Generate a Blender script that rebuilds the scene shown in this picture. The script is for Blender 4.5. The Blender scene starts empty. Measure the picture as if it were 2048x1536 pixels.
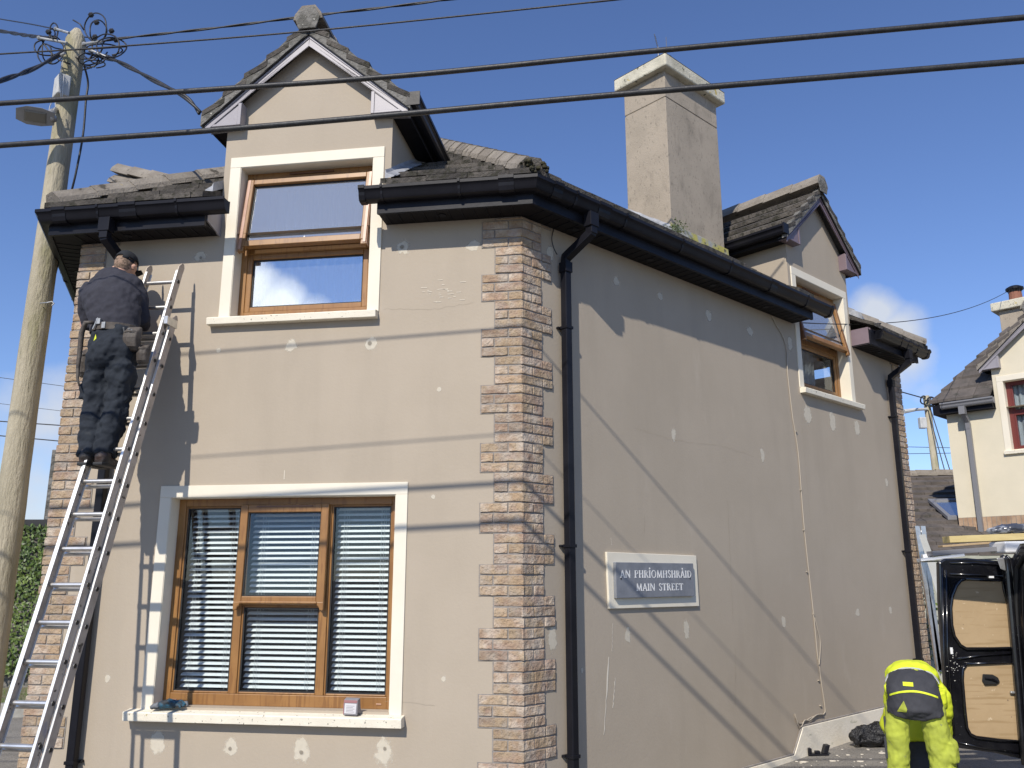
import bpy, bmesh, math, random
from mathutils import Vector, Matrix
random.seed(7)
R_ = math.radians
S = bpy.context.scene
# ---------------------------------------------------------------- camera, sky, sun, exposure
PITCH = 12.93; FPX = 1669.0; EYE = 1.6
cam = bpy.data.cameras.new('camera'); camo = bpy.data.objects.new('camera', cam); S.collection.objects.link(camo)
cam.sensor_width = 36; cam.lens = FPX/2048*36; cam.clip_start = .05; cam.clip_end = 2000
camo.location = (0, 0, EYE); camo.rotation_euler = (R_(90+PITCH), 0, 0); S.camera = camo
S.render.resolution_x = 1024; S.render.resolution_y = 768
S.view_settings.view_transform = 'Standard'; S.view_settings.look = 'None'
S.view_settings.exposure = 0.08; S.view_settings.gamma = 1
SUN = Vector((-.2750, -.7090, .6494)).normalized()
sl = bpy.data.lights.new('sun', 'SUN'); sl.energy = 4.5; sl.angle = R_(.65); sl.color = (1, .935, .84)
so = bpy.data.objects.new('sun', sl); S.collection.objects.link(so)
so.rotation_euler = SUN.to_track_quat('Z', 'Y').to_euler(); so.location = (-6, -10, 12)
W = bpy.data.worlds.new('World'); S.world = W; W.use_nodes = True
nt = W.node_tree; N = nt.nodes; LK = nt.links; N.clear()
out = N.new('ShaderNodeOutputWorld'); bg = N.new('ShaderNodeBackground'); LK.new(bg.outputs[0], out.inputs[0])
sky = N.new('ShaderNodeTexSky'); sky.sky_type = 'NISHITA'; sky.sun_disc = False
sky.sun_elevation = math.asin(SUN.z); sky.sun_rotation = math.atan2(SUN.x, SUN.y)
sky.air_density = 1.0; sky.dust_density = .0; sky.ozone_density = 1.6
bg.inputs[1].default_value = .108
tc = N.new('ShaderNodeTexCoord')
ns = N.new('ShaderNodeTexNoise'); ns.inputs['Scale'].default_value = 11; ns.inputs['Detail'].default_value = 8
ns.inputs['Roughness'].default_value = .55
LK.new(tc.outputs['Generated'], ns.inputs['Vector'])
def mth(op, a, b=None, clamp=False):
    m = N.new('ShaderNodeMath'); m.operation = op; m.use_clamp = clamp
    for i, v in enumerate((a, b)):
        if v is None: continue
        if isinstance(v, (int, float)): m.inputs[i].default_value = v
        else: LK.new(v, m.inputs[i])
    return m.outputs[0]
tot = None
for (d, rad, amp) in (((.398, .870, .280), .040, 1.4), ((.412, .870, .255), .048, 1.4), ((.430, .872, .225), .040, .9), ((.445, .875, .19), .035, .5), ((.412, .88, .215), .05, .8),
                      ((-.484, .862, .15), .10, .75), ((-.50, .865, .08), .10, .75), ((-.42, .9, .10), .10, .5),
                      ((-.565, -.765, .315), .060, 1.5), ((-.53, -.79, .288), .058, 1.5), ((-.49, -.81, .275), .055, 1.4), ((-.445, -.84, .265), .06, 1.2), ((-.53, -.80, .24), .08, 1.2)):
    v = Vector(d).normalized()
    dp = N.new('ShaderNodeVectorMath'); dp.operation = 'DISTANCE'; LK.new(tc.outputs['Generated'], dp.inputs[0]); dp.inputs[1].default_value = v
    f = mth('SUBTRACT', 1.0, mth('DIVIDE', dp.outputs['Value'], rad), True)
    f = mth('MULTIPLY', f, amp)
    tot = f if tot is None else mth('MAXIMUM', tot, f)
q = mth('ADD', tot, mth('MULTIPLY', mth('SUBTRACT', ns.outputs[0], .5), 1.7))
cm = N.new('ShaderNodeMapRange'); cm.inputs[1].default_value = .25; cm.inputs[2].default_value = 1.0; LK.new(q, cm.inputs[0])
hasc = mth('MULTIPLY', mth('MULTIPLY', tot, 3, True), cm.outputs[0], True)
tint = N.new('ShaderNodeMix'); tint.data_type = 'RGBA'; tint.blend_type = 'MULTIPLY'; tint.inputs[0].default_value = 1
LK.new(sky.outputs[0], tint.inputs[6]); tint.inputs[7].default_value = (.86, .97, 1.29, 1)
mx = N.new('ShaderNodeMix'); mx.data_type = 'RGBA'; LK.new(mth('MULTIPLY', hasc, .92), mx.inputs[0])
LK.new(tint.outputs[2], mx.inputs[6]); sepd = N.new('ShaderNodeSeparateXYZ'); LK.new(tc.outputs['Generated'], sepd.inputs[0])
cmx = N.new('ShaderNodeMix'); cmx.data_type = 'RGBA'; LK.new(mth('LESS_THAN', sepd.outputs[1], 0.0), cmx.inputs[0])
cmx.inputs[6].default_value = (5.9, 6.3, 7.0, 1); cmx.inputs[7].default_value = (17, 17.5, 18, 1); LK.new(cmx.outputs[2], mx.inputs[7])
LK.new(mx.outputs[2], bg.inputs[0])
# ---------------------------------------------------------------- frames measured on the site
A = R_(8.7); B = R_(43.0)
C2 = Vector((.076, 6.21))
class Frame:
    def __init__(s, c, d, n): s.c = Vector(c); s.d = Vector(d); s.n = Vector(n)
    def __call__(s, u, o, z): q = s.c+s.d*u+s.n*o; return Vector((q.x, q.y, z))
FL = Frame(C2, (-math.cos(A), math.sin(A)), (-math.sin(A), -math.cos(A)))
FR = Frame(C2, (math.cos(B), math.sin(B)), (math.sin(B), -math.cos(B)))
FN = Frame((7.781, 14.7), (math.sin(B), -math.cos(B)), (-math.cos(B), -math.sin(B)))
WD = lambda x, y, z: Vector((x, y, z))
_c, _s = math.cos(R_(PITCH)), math.sin(R_(PITCH))
def at(x, y, Y):                                  # a measured image point turned into a point on the plane Y
    a = (x-1024)/FPX; b = -(y-768)/FPX; r = Vector((a, _c-b*_s, _s+b*_c)); return r*(Y/r.y)+Vector((0, 0, EYE))
# ---------------------------------------------------------------- object helpers
COL = S.collection
def setp(o, label=None, cat=None, group=None, kind=None):
    if label: o['label'] = label
    if cat: o['category'] = cat
    if group: o['group'] = group
    if kind: o['kind'] = kind
    return o
def empty(name, loc, label, cat, group=None):
    o = bpy.data.objects.new(name, None); COL.objects.link(o); o.location = loc; o.empty_display_size = .2
    return setp(o, label, cat, group)
class MB:
    def __init__(s): s.v = []; s.f = []; s.m = []
    def islands(s):
        par = list(range(len(s.v)))
        def fd(a):
            while par[a] != a: par[a] = par[par[a]]; a = par[a]
            return a
        for f in s.f:
            for q in f[1:]: par[fd(q)] = fd(f[0])
        g = {}
        for f, m_ in zip(s.f, s.m): g.setdefault(fd(f[0]), []).append((f, m_))
        res = []
        for fs in g.values():
            mp = {}; b = MB()
            for f, m_ in fs:
                for q in f:
                    if q not in mp: mp[q] = len(b.v); b.v.append(s.v[q])
                b.f.append(tuple(mp[q] for q in f)); b.m.append(m_)
            res.append(b)
        return res
    def build_each(s, name, mats, parent=None, **k): return [b.build(name, mats, parent, **k) for b in s.islands()]
    def add(s, vs, fs, mi=0):
        k = len(s.v); s.v += [tuple(v) for v in vs]; s.f += [tuple(i+k for i in f) for f in fs]; s.m += [mi]*len(fs); return s
    def box(s, a, b, T=WD, mi=0):
        x0, y0, z0 = a; x1, y1, z1 = b
        vs = [T(x, y, z) for x in (x0, x1) for y in (y0, y1) for z in (z0, z1)]
        return s.add(vs, [(0, 1, 3, 2), (4, 6, 7, 5), (0, 4, 5, 1), (2, 3, 7, 6), (0, 2, 6, 4), (1, 5, 7, 3)], mi)
    def quad(s, *p, mi=0): return s.add(p, [tuple(range(len(p)))], mi)
    def prism(s, top, bot, mi=0):
        n = len(top); return s.add(list(top)+list(bot), [tuple(range(n)), tuple(range(2*n-1, n-1, -1))]+[(i, n+i, n+(i+1) % n, (i+1) % n) for i in range(n)], mi)
    def sweep(s, rings, closed=True, cap=True, mi=0):
        n = len(rings[0]); vs = [v for r in rings for v in r]; fs = []
        for i in range(len(rings)-1):
            for j in range(n if closed else n-1):
                a = i*n+j; b = i*n+(j+1) % n; fs.append((a, b, b+n, a+n))
        if cap and closed: fs += [tuple(range(n)), tuple(range(len(vs)-1, len(vs)-n-1, -1))]
        return s.add(vs, fs, mi)
    def tube(s, pts, r, seg=8, ref=None, mi=0, ab=None, rot=0, cap=True):
        pts = [Vector(p) for p in pts]; n = len(pts); rings = []
        rr = r if isinstance(r, (list, tuple)) else [r]*n
        up = None
        for i, p in enumerate(pts):
            t = (pts[min(i+1, n-1)]-pts[max(i-1, 0)]).normalized()
            w = Vector(ref) if ref is not None else (up if up is not None else (Vector((0, 0, 1)) if abs(t.z) < .9 else Vector((1, 0, 0))))
            e1 = (w-t*w.dot(t)); e1 = e1.normalized() if e1.length > 1e-6 else t.orthogonal().normalized()
            up = e1; e2 = t.cross(e1)
            k = rr[i]; ka, kb = (k if isinstance(k, (tuple, list)) else (k, k))
            rings.append([p+e1*ka*math.cos(rot+2*math.pi*j/seg)+e2*kb*math.sin(rot+2*math.pi*j/seg) for j in range(seg)])
        return s.sweep(rings, cap=cap, mi=mi)
    def ball(s, c, r, seg=12, T=None, mi=0):
        c = Vector(c); rx, ry, rz = (r if isinstance(r, (tuple, list)) else (r, r, r)); M = T or Matrix.Identity(3)
        rings = []
        h = seg//2
        for i in range(1, h):
            a = math.pi*i/h
            rings.append([c+M @ Vector((rx*math.sin(a)*math.cos(2*math.pi*j/seg), ry*math.sin(a)*math.sin(2*math.pi*j/seg), rz*math.cos(a))) for j in range(seg)])
        k = len(s.v); s.sweep(rings, cap=True, mi=mi); return s
    def build(s, name, mats, parent=None, smooth=False, bevel=0, org=None, fixn=True):
        me = bpy.data.meshes.new(name)
        org = Vector(org) if org is not None else (parent_world(parent) if parent else Vector((0, 0, 0)))
        me.from_pydata([tuple(Vector(v)-org) for v in s.v], [], s.f)
        mats = mats if isinstance(mats, (list, tuple)) else [mats]
        for m in mats: me.materials.append(m)
        if len(mats) > 1: me.polygons.foreach_set('material_index', s.m)
        if fixn:
            bm = bmesh.new(); bm.from_mesh(me); bmesh.ops.recalc_face_normals(bm, faces=bm.faces); bm.to_mesh(me); bm.free()
        if smooth: me.polygons.foreach_set('use_smooth', [True]*len(me.polygons))
        o = bpy.data.objects.new(name, me); COL.objects.link(o)
        if parent:
            o.parent = parent
            if parent.data is not None or parent.parent: pass
            o.location = org-parent_world(parent)
        else: o.location = org
        if bevel:
            b = o.modifiers.new('bevel', 'BEVEL'); b.width = bevel; b.segments = 2; b.limit_method = 'ANGLE'; b.angle_limit = R_(40)
            if smooth: b.harden_normals = False
        return o
def parent_world(o):
    p = Vector((0, 0, 0))
    while o is not None: p += Vector(o.location); o = o.parent
    return p
def autosmooth(o, ang=40):
    me = o.data; me.polygons.foreach_set('use_smooth', [True]*len(me.polygons))
    try: me.set_sharp_from_angle(angle=R_(ang))
    except Exception: pass
    return o
# ---------------------------------------------------------------- materials
def mat(name, col, rough=.6, col2=None, ns=4, thr=(.4, .6), metal=0, bump=0, bs=30, coord='Object', stretch=(1, 1, 1), island=0, spots=None, spec=None, coat=0, det=6, bdist=.01, wave=None, layers=()):
    m = bpy.data.materials.new(name); m.use_nodes = True; nt = m.node_tree; n = nt.nodes; l = nt.links
    p = n['Principled BSDF']; p.inputs['Roughness'].default_value = rough; p.inputs['Metallic'].default_value = metal
    if spec is not None: p.inputs['Specular IOR Level'].default_value = spec
    if coat: p.inputs['Coat Weight'].default_value = coat; p.inputs['Coat Roughness'].default_value = .08
    c4 = lambda c: (c[0], c[1], c[2], 1)
    tc = n.new('ShaderNodeTexCoord'); mp = n.new('ShaderNodeMapping'); l.new(tc.outputs[coord], mp.inputs[0]); mp.inputs['Scale'].default_value = stretch
    if coord == 'Object' and (col2 or bump or spots or layers):
        g = n.new('ShaderNodeNewGeometry'); l.new(g.outputs['Position'], mp.inputs[0])
    def noise(sc, d=det, ro=.6, vec=None):
        t = n.new('ShaderNodeTexNoise'); t.inputs['Scale'].default_value = sc; t.inputs['Detail'].default_value = d; t.inputs['Roughness'].default_value = ro
        l.new(vec or mp.outputs[0], t.inputs['Vector']); return t.outputs[0]
    def ramp(v, a, b):
        r = n.new('ShaderNodeMapRange'); r.inputs[1].default_value = a; r.inputs[2].default_value = b; r.interpolation_type = 'SMOOTHSTEP'; l.new(v, r.inputs[0]); return r.outputs[0]
    def mix(f, a, b, bt='MIX'):
        x = n.new('ShaderNodeMix'); x.data_type = 'RGBA'; x.blend_type = bt
        if isinstance(f, float): x.inputs[0].default_value = f
        else: l.new(f, x.inputs[0])
        for i, v in ((6, a), (7, b)):
            if isinstance(v, tuple): x.inputs[i].default_value = c4(v)
            else: l.new(v, x.inputs[i])
        return x.outputs[2]
    cur = tuple(col)
    if col2: cur = mix(ramp(noise(ns), *thr), tuple(col), tuple(col2))
    if wave:
        w = n.new('ShaderNodeTexNoise'); w.inputs['Scale'].default_value = 1; w.inputs['Detail'].default_value = 4
        mp2 = n.new('ShaderNodeMapping'); l.new(mp.inputs[0].links[0].from_socket, mp2.inputs[0]); mp2.inputs['Scale'].default_value = wave[1]; l.new(mp2.outputs[0], w.inputs[0])
        cur = mix(ramp(w.outputs[0], wave[2], wave[3]), cur, tuple(wave[0]))
    if island:
        g2 = n.new('ShaderNodeNewGeometry')
        cr = n.new('ShaderNodeMapRange'); cr.inputs[3].default_value = 1-island; cr.inputs[4].default_value = 1+island; l.new(g2.outputs['Random Per Island'], cr.inputs[0])
        cb = n.new('ShaderNodeCombineColor'); [l.new(cr.outputs[0], cb.inputs[i]) for i in range(3)]
        cur = mix(1.0, cur, cb.outputs[0], 'MULTIPLY')
    for (lc, sc, a, b) in (spots or []): cur = mix(ramp(noise(sc, 3), a, b), cur, tuple(lc))
    for (lc, st, a, b, k) in layers:
        mp3 = n.new('ShaderNodeMapping'); l.new(mp.inputs[0].links[0].from_socket, mp3.inputs[0]); mp3.inputs['Scale'].default_value = st
        f = ramp(noise(1, 5, .6, mp3.outputs[0]), a, b)
        mm = n.new('ShaderNodeMath'); mm.operation = 'MULTIPLY'; mm.inputs[1].default_value = k; l.new(f, mm.inputs[0]); cur = mix(mm.outputs[0], cur, tuple(lc))
    if isinstance(cur, tuple): p.inputs['Base Color'].default_value = c4(cur)
    else: l.new(cur, p.inputs['Base Color'])
    if bump:
        bn = n.new('ShaderNodeBump'); bn.inputs['Strength'].default_value = bump; bn.inputs['Distance'].default_value = bdist
        l.new(noise(bs, 6), bn.inputs['Height']); l.new(bn.outputs[0], p.inputs['Normal'])
    m['p'] = 1
    return m
WALLC = (.390, .329, .251)
M = {}
M['wall'] = mat('painted_render', WALLC, .85, (.415, .351, .270), 1.3, (.3, .7), bump=.35, bs=45, bdist=.004,
    layers=[((.345, .292, .224), (2.2, 2.2, .35), .48, .72, .4), ((.485, .42, .335), (3, 3, 1.2), .60, .8, .4), ((.36, .30, .24), (14, 14, 14), .70, .8, .25)])
M['chim'] = mat('weathered_render', (.385, .325, .25), .9, (.33, .28, .215), 3, (.35, .7), bump=.6, bs=60, bdist=.006,
    layers=[((.20, .17, .13), (7, 7, 3), .52, .70, .42), ((.16, .14, .11), (40, 40, 22), .57, .68, .6)])
M['capstone'] = mat('mossy_concrete_cap', (.60, .56, .44), .9, (.45, .42, .32), 6, (.4, .7), bump=.7, bs=50, spots=[((.10, .10, .07), 16, .60, .72), ((.45, .33, .05), 7, .66, .72)])
M['cream'] = mat('cream_masonry_paint', (.76, .70, .57), .7, (.72, .66, .53), 3, (.3, .7), bump=.2, bs=60, bdist=.003)
M['sill'] = mat('speckled_sill_paint', (.80, .74, .60), .8, (.74, .68, .55), 8, (.3, .7), bump=.5, bs=70, bdist=.005, spots=[((.22, .20, .15), 38, .64, .68), ((.45, .36, .12), 14, .70, .74)])
M['brick'] = mat('tumbled_brick', (.34, .235, .16), .9, (.45, .375, .295), 9, (.35, .62), bump=1.0, bs=24, bdist=.03, island=.26, layers=[((.40, .285, .16), (6, 6, 6), .45, .6, .55), ((.30, .19, .15), (4, 4, 7), .52, .64, .4), ((.16, .10, .07), (30, 30, 55), .64, .7, .6)])
M['mortar'] = mat('grey_mortar', (.22, .20, .18), .95, (.30, .27, .24), 20, (.3, .7), bump=.6, bs=90)
M['oak'] = mat('golden_oak_laminate', (.31, .155, .048), .42, (.25, .12, .036), 3, (.35, .65), wave=((.225, .105, .032), (40, 40, 4), .52, .62))
M['oakd'] = mat('brown_laminate', (.20, .085, .035), .4, (.13, .055, .025), 3, (.35, .65))
M['oaksunlit'] = mat('sunlit_laminate', (.46, .28, .20), .35, (.38, .2, .12), 5, (.35, .65))  # sunlight on the sash edges put into the colour; drain caps share it
M['seal'] = mat('rubber_seal', (.015, .015, .015), .6)
M['pvc'] = mat('black_plastic', (.009, .009, .012), .36, (.014, .014, .018), 3, (.3, .7), bump=.08, bs=12, spec=.16)
M['soffit'] = mat('black_soffit_board', (.011, .010, .011), .6, (.015, .013, .014), 3, (.3, .7), spec=.15)
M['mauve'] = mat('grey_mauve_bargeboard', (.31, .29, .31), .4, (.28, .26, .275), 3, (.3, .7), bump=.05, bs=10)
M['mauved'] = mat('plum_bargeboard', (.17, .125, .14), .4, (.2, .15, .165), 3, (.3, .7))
M['tile'] = mat('concrete_roof_tile', (.052, .046, .040), .95, (.098, .086, .072), 5, (.35, .65), bump=1, bs=40, bdist=.02, island=.22, spots=[((.035, .032, .022), 12, .50, .62), ((.26, .25, .20), 30, .72, .76)])
M['tileclean'] = mat('grey_roof_tile', (.085, .073, .064), .9, (.12, .102, .088), 5, (.35, .65), bump=.6, bs=40, bdist=.01, island=.12, spots=[((.06, .055, .045), 6, .58, .68)])
M['ridge'] = mat('ridge_tile_concrete', (.19, .165, .135), .95, (.26, .23, .19), 5, (.35, .65), bump=.8, bs=50, bdist=.015, island=.1, spots=[((.07, .06, .045), 8, .60, .70), ((.42, .30, .04), 5, .73, .76)])
M['mossyend'] = mat('mossy_mortar', (.20, .19, .17), .95, (.11, .105, .09), 10, (.4, .6), bump=1, bs=40, bdist=.02, spots=[((.5, .36, .04), 9, .70, .73), ((.5, .48, .42), 20, .66, .70)])
M['moss'] = mat('dark_moss', (.035, .033, .018), 1, (.07, .062, .03), 20, (.4, .6), bump=1, bs=60, bdist=.03)
M['lead'] = mat('lead_flashing', (.24, .25, .27), .6, (.36, .37, .39), 7, (.35, .65), bump=.7, bs=14, bdist=.02)
M['lichenlead'] = mat('lichened_flashing', (.33, .33, .30), .8, (.42, .38, .10), 6, (.42, .58), bump=.7, bs=30, bdist=.01, spots=[((.08, .08, .06), 14, .6, .68)])
M['wood'] = mat('weathered_pole_timber', (.43, .38, .275), .85, (.34, .30, .21), 2.5, (.35, .65), bump=.8, bs=12, bdist=.03, stretch=(3, 3, .6),
    layers=[((.20, .19, .07), (3, 3, .9), .52, .68, .6), ((.07, .06, .035), (30, 30, 2.2), .66, .72, .7), ((.05, .045, .03), (9, 9, 5), .72, .77, .7)])
M['alu'] = mat('aluminium', (.72, .71, .68), .35, (.55, .54, .52), 9, (.4, .7), metal=.85)
M['aluedge'] = mat('bright_aluminium_edge', (.78, .78, .76), .42, (.62, .61, .58), 10, (.5, .75), metal=.55)
M['aludirt'] = mat('dirty_aluminium', (.52, .44, .36), .7, (.40, .335, .265), 7, (.4, .7), metal=.0, bump=.2, bs=30, spots=[((.10, .08, .06), 17, .62, .68), ((.16, .17, .26), 3.2, .66, .74)])
M['hole'] = mat('dark_socket', (.03, .024, .018), .8)
M['cable'] = mat('black_cable_sheath', (.016, .016, .018), .5, (.03, .03, .03), 20, (.4, .7), bump=.2, bs=60)
M['lightgrey'] = mat('pale_grey_enclosure', (.50, .50, .48), .6, (.42, .42, .40), 6, (.4, .7), spots=[((.25, .24, .2), 20, .66, .72)])
M['lampgrey'] = mat('lamp_housing', (.30, .30, .30), .5, (.36, .36, .36), 5, (.4, .7))
M['lens'] = mat('lamp_lens', (.20, .19, .16), .2)
M['galv'] = mat('galvanised_steel', (.45, .45, .44), .45, (.30, .30, .29), 12, (.4, .7), metal=.6)
M['blind'] = mat('white_slat', (.88, .88, .85), .5)
M['cord'] = mat('blind_cord', (.62, .64, .64), .7)
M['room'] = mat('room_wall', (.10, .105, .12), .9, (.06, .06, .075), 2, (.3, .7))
M['curtain'] = mat('net_curtain', (.42, .43, .44), .9, (.34, .35, .36), 3, (.3, .7), stretch=(9, 9, .5), bump=.5, bs=3, bdist=.05)
M['sticker'] = mat('white_sticker', (.8, .8, .78), .6)
M['filler'] = None
M['white'] = mat('white_plastic', (.80, .80, .79), .35, (.74, .74, .73), 5, (.3, .7))
M['slate'] = mat('grey_slate_plate', (.17, .18, .20), .55, (.22, .23, .25), 8, (.3, .7), bump=.2, bs=40)
M['letter'] = mat('white_letter_paint', (.78, .78, .76), .6)
M['asphalt'] = mat('asphalt', (.20, .185, .160), .95, (.255, .235, .205), 3, (.3, .7), bump=1, bs=120, bdist=.01, spots=[((.40, .38, .33), 70, .62, .66), ((.09, .085, .075), 50, .58, .66)])
M['kerb'] = mat('concrete_kerb', (.34, .33, .30), .9, (.26, .25, .22), 6, (.3, .7), bump=.4, bs=60)
M['verge'] = mat('dusty_verge', (.22, .19, .12), 1, (.12, .14, .05), 3, (.42, .6), bump=1, bs=40, bdist=.03)
M['stone'] = mat('rubble_stone', (.20, .19, .17), .95, (.10, .095, .08), 5, (.4, .6), bump=1, bs=9, bdist=.08)
M['leaf'] = mat('ivy_leaf', (.12, .17, .035), .5, (.06, .10, .02), 2.5, (.38, .6), island=.45)
M['leafd'] = mat('dark_weed_leaf', (.05, .075, .02), .6, (.09, .09, .03), 6, (.4, .6), island=.4)
M['navy'] = mat('navy_sweatshirt', (.026, .026, .036), .92, (.034, .034, .045), 6, (.3, .7), bump=.25, bs=240, bdist=.002)
M['jean'] = mat('dark_work_trousers', (.009, .013, .020), .9, (.015, .020, .028), 5, (.35, .65), bump=.3, bs=200, bdist=.002, spots=[((.03, .034, .038), 7, .64, .76)])
M['skin'] = mat('skin', (.48, .27, .19), .55, (.52, .31, .22), 12, (.3, .7))
M['hair'] = mat('cropped_hair', (.13, .09, .06), .9, (.30, .2, .14), 60, (.4, .6))
M['cap'] = mat('black_cap', (.014, .016, .02), .9)
M['leather'] = mat('worn_leather', (.055, .043, .034), .7, (.10, .085, .07), 9, (.4, .65), bump=.4, bs=50)
M['boot'] = mat('black_boot_leather', (.03, .024, .02), .5, (.07, .04, .03), 9, (.45, .7), bump=.4, bs=60)
M['hivis'] = mat('hi_vis_yellow', (.66, .74, .03), .75, (.58, .66, .03), 5, (.35, .7), bump=.25, bs=120, bdist=.003)
M['hivisd'] = mat('hi_vis_trouser', (.42, .47, .05), .85, (.34, .38, .05), 7, (.35, .7), bump=.3, bs=120, bdist=.003, spots=[((.25, .27, .08), 22, .66, .72)])
M['charcoal'] = mat('charcoal_cloth', (.035, .036, .042), .9, (.05, .05, .056), 6, (.3, .7), bump=.3, bs=160, bdist=.003)
M['reflect'] = mat('reflective_tape', (.55, .56, .55), .4)
M['vanpaint'] = mat('black_van_paint', (.006, .006, .008), .22, (.012, .012, .014), 7, (.4, .7), coat=.6, spots=[((.10, .10, .10), 60, .70, .73)])
M['vanblue'] = mat('dark_blue_van_paint', (.012, .013, .022), .2, coat=.8)
M['ply'] = mat('plywood', (.43, .31, .175), .75, (.37, .26, .14), 2.5, (.3, .7), wave=((.34, .235, .12), (3, 3, 46), .5, .64), bump=.15, bs=30, spots=[((.55, .43, .28), 26, .68, .72), ((.16, .11, .07), 34, .72, .75)])
M['pine'] = mat('yellow_pine', (.60, .48, .22), .7, (.52, .40, .17), 3, (.3, .7), stretch=(1, 12, 12))
M['greyprofile'] = mat('grey_profile', (.20, .20, .21), .4)
M['wrap'] = mat('plastic_wrap', (.06, .065, .08), .15, (.5, .52, .55), 6, (.55, .66))
M['foil'] = mat('silver_wrap', (.5, .5, .5), .25, (.12, .12, .13), 14, (.5, .6), metal=.5, bump=1, bs=18, bdist=.03)
M['bag'] = mat('black_bin_bag', (.012, .012, .014), .3, bump=1, bs=16, bdist=.04)
M['red'] = mat('red_paint', (.62, .07, .04), .7)
M['plinth'] = mat('cream_plinth_paint', (.84, .77, .63), .8, (.74, .67, .53), 2.5, (.4, .7), bump=.4, bs=50, layers=[((.22, .24, .12), (3, 3, 9), .64, .74, .6)])
M['nwall'] = mat('pale_yellow_render', (.68, .61, .46), .85, (.63, .57, .43), 2, (.3, .7), bump=.2, bs=50)
M['soldier'] = mat('soldier_brick', (.33, .21, .13), .9, (.42, .30, .20), 6, (.35, .65), bump=.5, bs=40, island=.2)
M['maroon'] = mat('maroon_frame', (.14, .03, .025), .4)
M['glovem'] = mat('rubber_palm_glove', (.02, .10, .16), .7, (.03, .035, .04), 9, (.42, .56), bump=.6, bs=60)
M['gloveg'] = mat('knitted_glove', (.11, .12, .13), .95, (.18, .19, .2), 30, (.4, .6))
M['cardw'] = mat('box_label', (.62, .60, .60), .6)
M['cardr'] = mat('box_red_print', (.34, .16, .16), .6)
M['cardg'] = mat('box_grey_print', (.22, .21, .22), .6)
M['terracotta'] = mat('chimney_pot', (.24, .10, .06), .8)
M['farwall'] = mat('weathered_cream_wall', (.42, .42, .36), .9, (.30, .31, .24), 2, (.3, .7), bump=.4, bs=30, spots=[((.10, .16, .06), 5, .64, .70)])
M['paleboard'] = mat('pale_board', (.50, .50, .47), .7, (.42, .42, .38), 3, (.3, .7))
M['snot'] = mat('mud_speck', (.55, .53, .48), .8)
M['crack'] = mat('hairline_crack', (.34, .29, .22), .9)
M['scratch'] = mat('pale_scratch', (.74, .68, .56), .9)
M['wallcable'] = mat('painted_cable', (.42, .365, .285), .7)
def glassmat(name, fac, tint=(.92, .95, .96), rough=0.0, haze=0.):
    m = bpy.data.materials.new(name); m.use_nodes = True; n = m.node_tree.nodes; l = m.node_tree.links; n.clear()
    o = n.new('ShaderNodeOutputMaterial'); t = n.new('ShaderNodeBsdfTransparent'); g = n.new('ShaderNodeBsdfGlossy'); x = n.new('ShaderNodeMixShader')
    t.inputs[0].default_value = (*tint, 1); g.inputs['Roughness'].default_value = rough; g.inputs[0].default_value = (.93, .96, 1, 1)
    lw = n.new('ShaderNodeLayerWeight'); lw.inputs[0].default_value = .5
    pw = n.new('ShaderNodeMath'); pw.operation = 'POWER'; l.new(lw.outputs['Facing'], pw.inputs[0]); pw.inputs[1].default_value = 4.5
    a = n.new('ShaderNodeMath'); a.operation = 'MULTIPLY_ADD'; a.use_clamp = True; l.new(pw.outputs[0], a.inputs[0]); a.inputs[1].default_value = .85; a.inputs[2].default_value = fac+.04
    l.new(a.outputs[0], x.inputs[0]); 
    if haze:  # white haze mixed into the glass so the pane looks paler
        df = n.new('ShaderNodeBsdfDiffuse'); df.inputs[0].default_value = (.55, .57, .58, 1); x2 = n.new('ShaderNodeMixShader'); x2.inputs[0].default_value = haze
        l.new(t.outputs[0], x2.inputs[1]); l.new(df.outputs[0], x2.inputs[2]); l.new(x2.outputs[0], x.inputs[1])
    else: l.new(t.outputs[0], x.inputs[1])
    l.new(g.outputs[0], x.inputs[2]); l.new(x.outputs[0], o.inputs[0]); return m
M['glass'] = glassmat('window_glass', .0)
M['glassr'] = glassmat('coated_window_glass', .36, haze=.12)
M['glassu'] = glassmat('hazed_window_glass', .22, (.85, .87, .87), .02, .30)  # upper sash panes, paled by the painted-in haze
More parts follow.
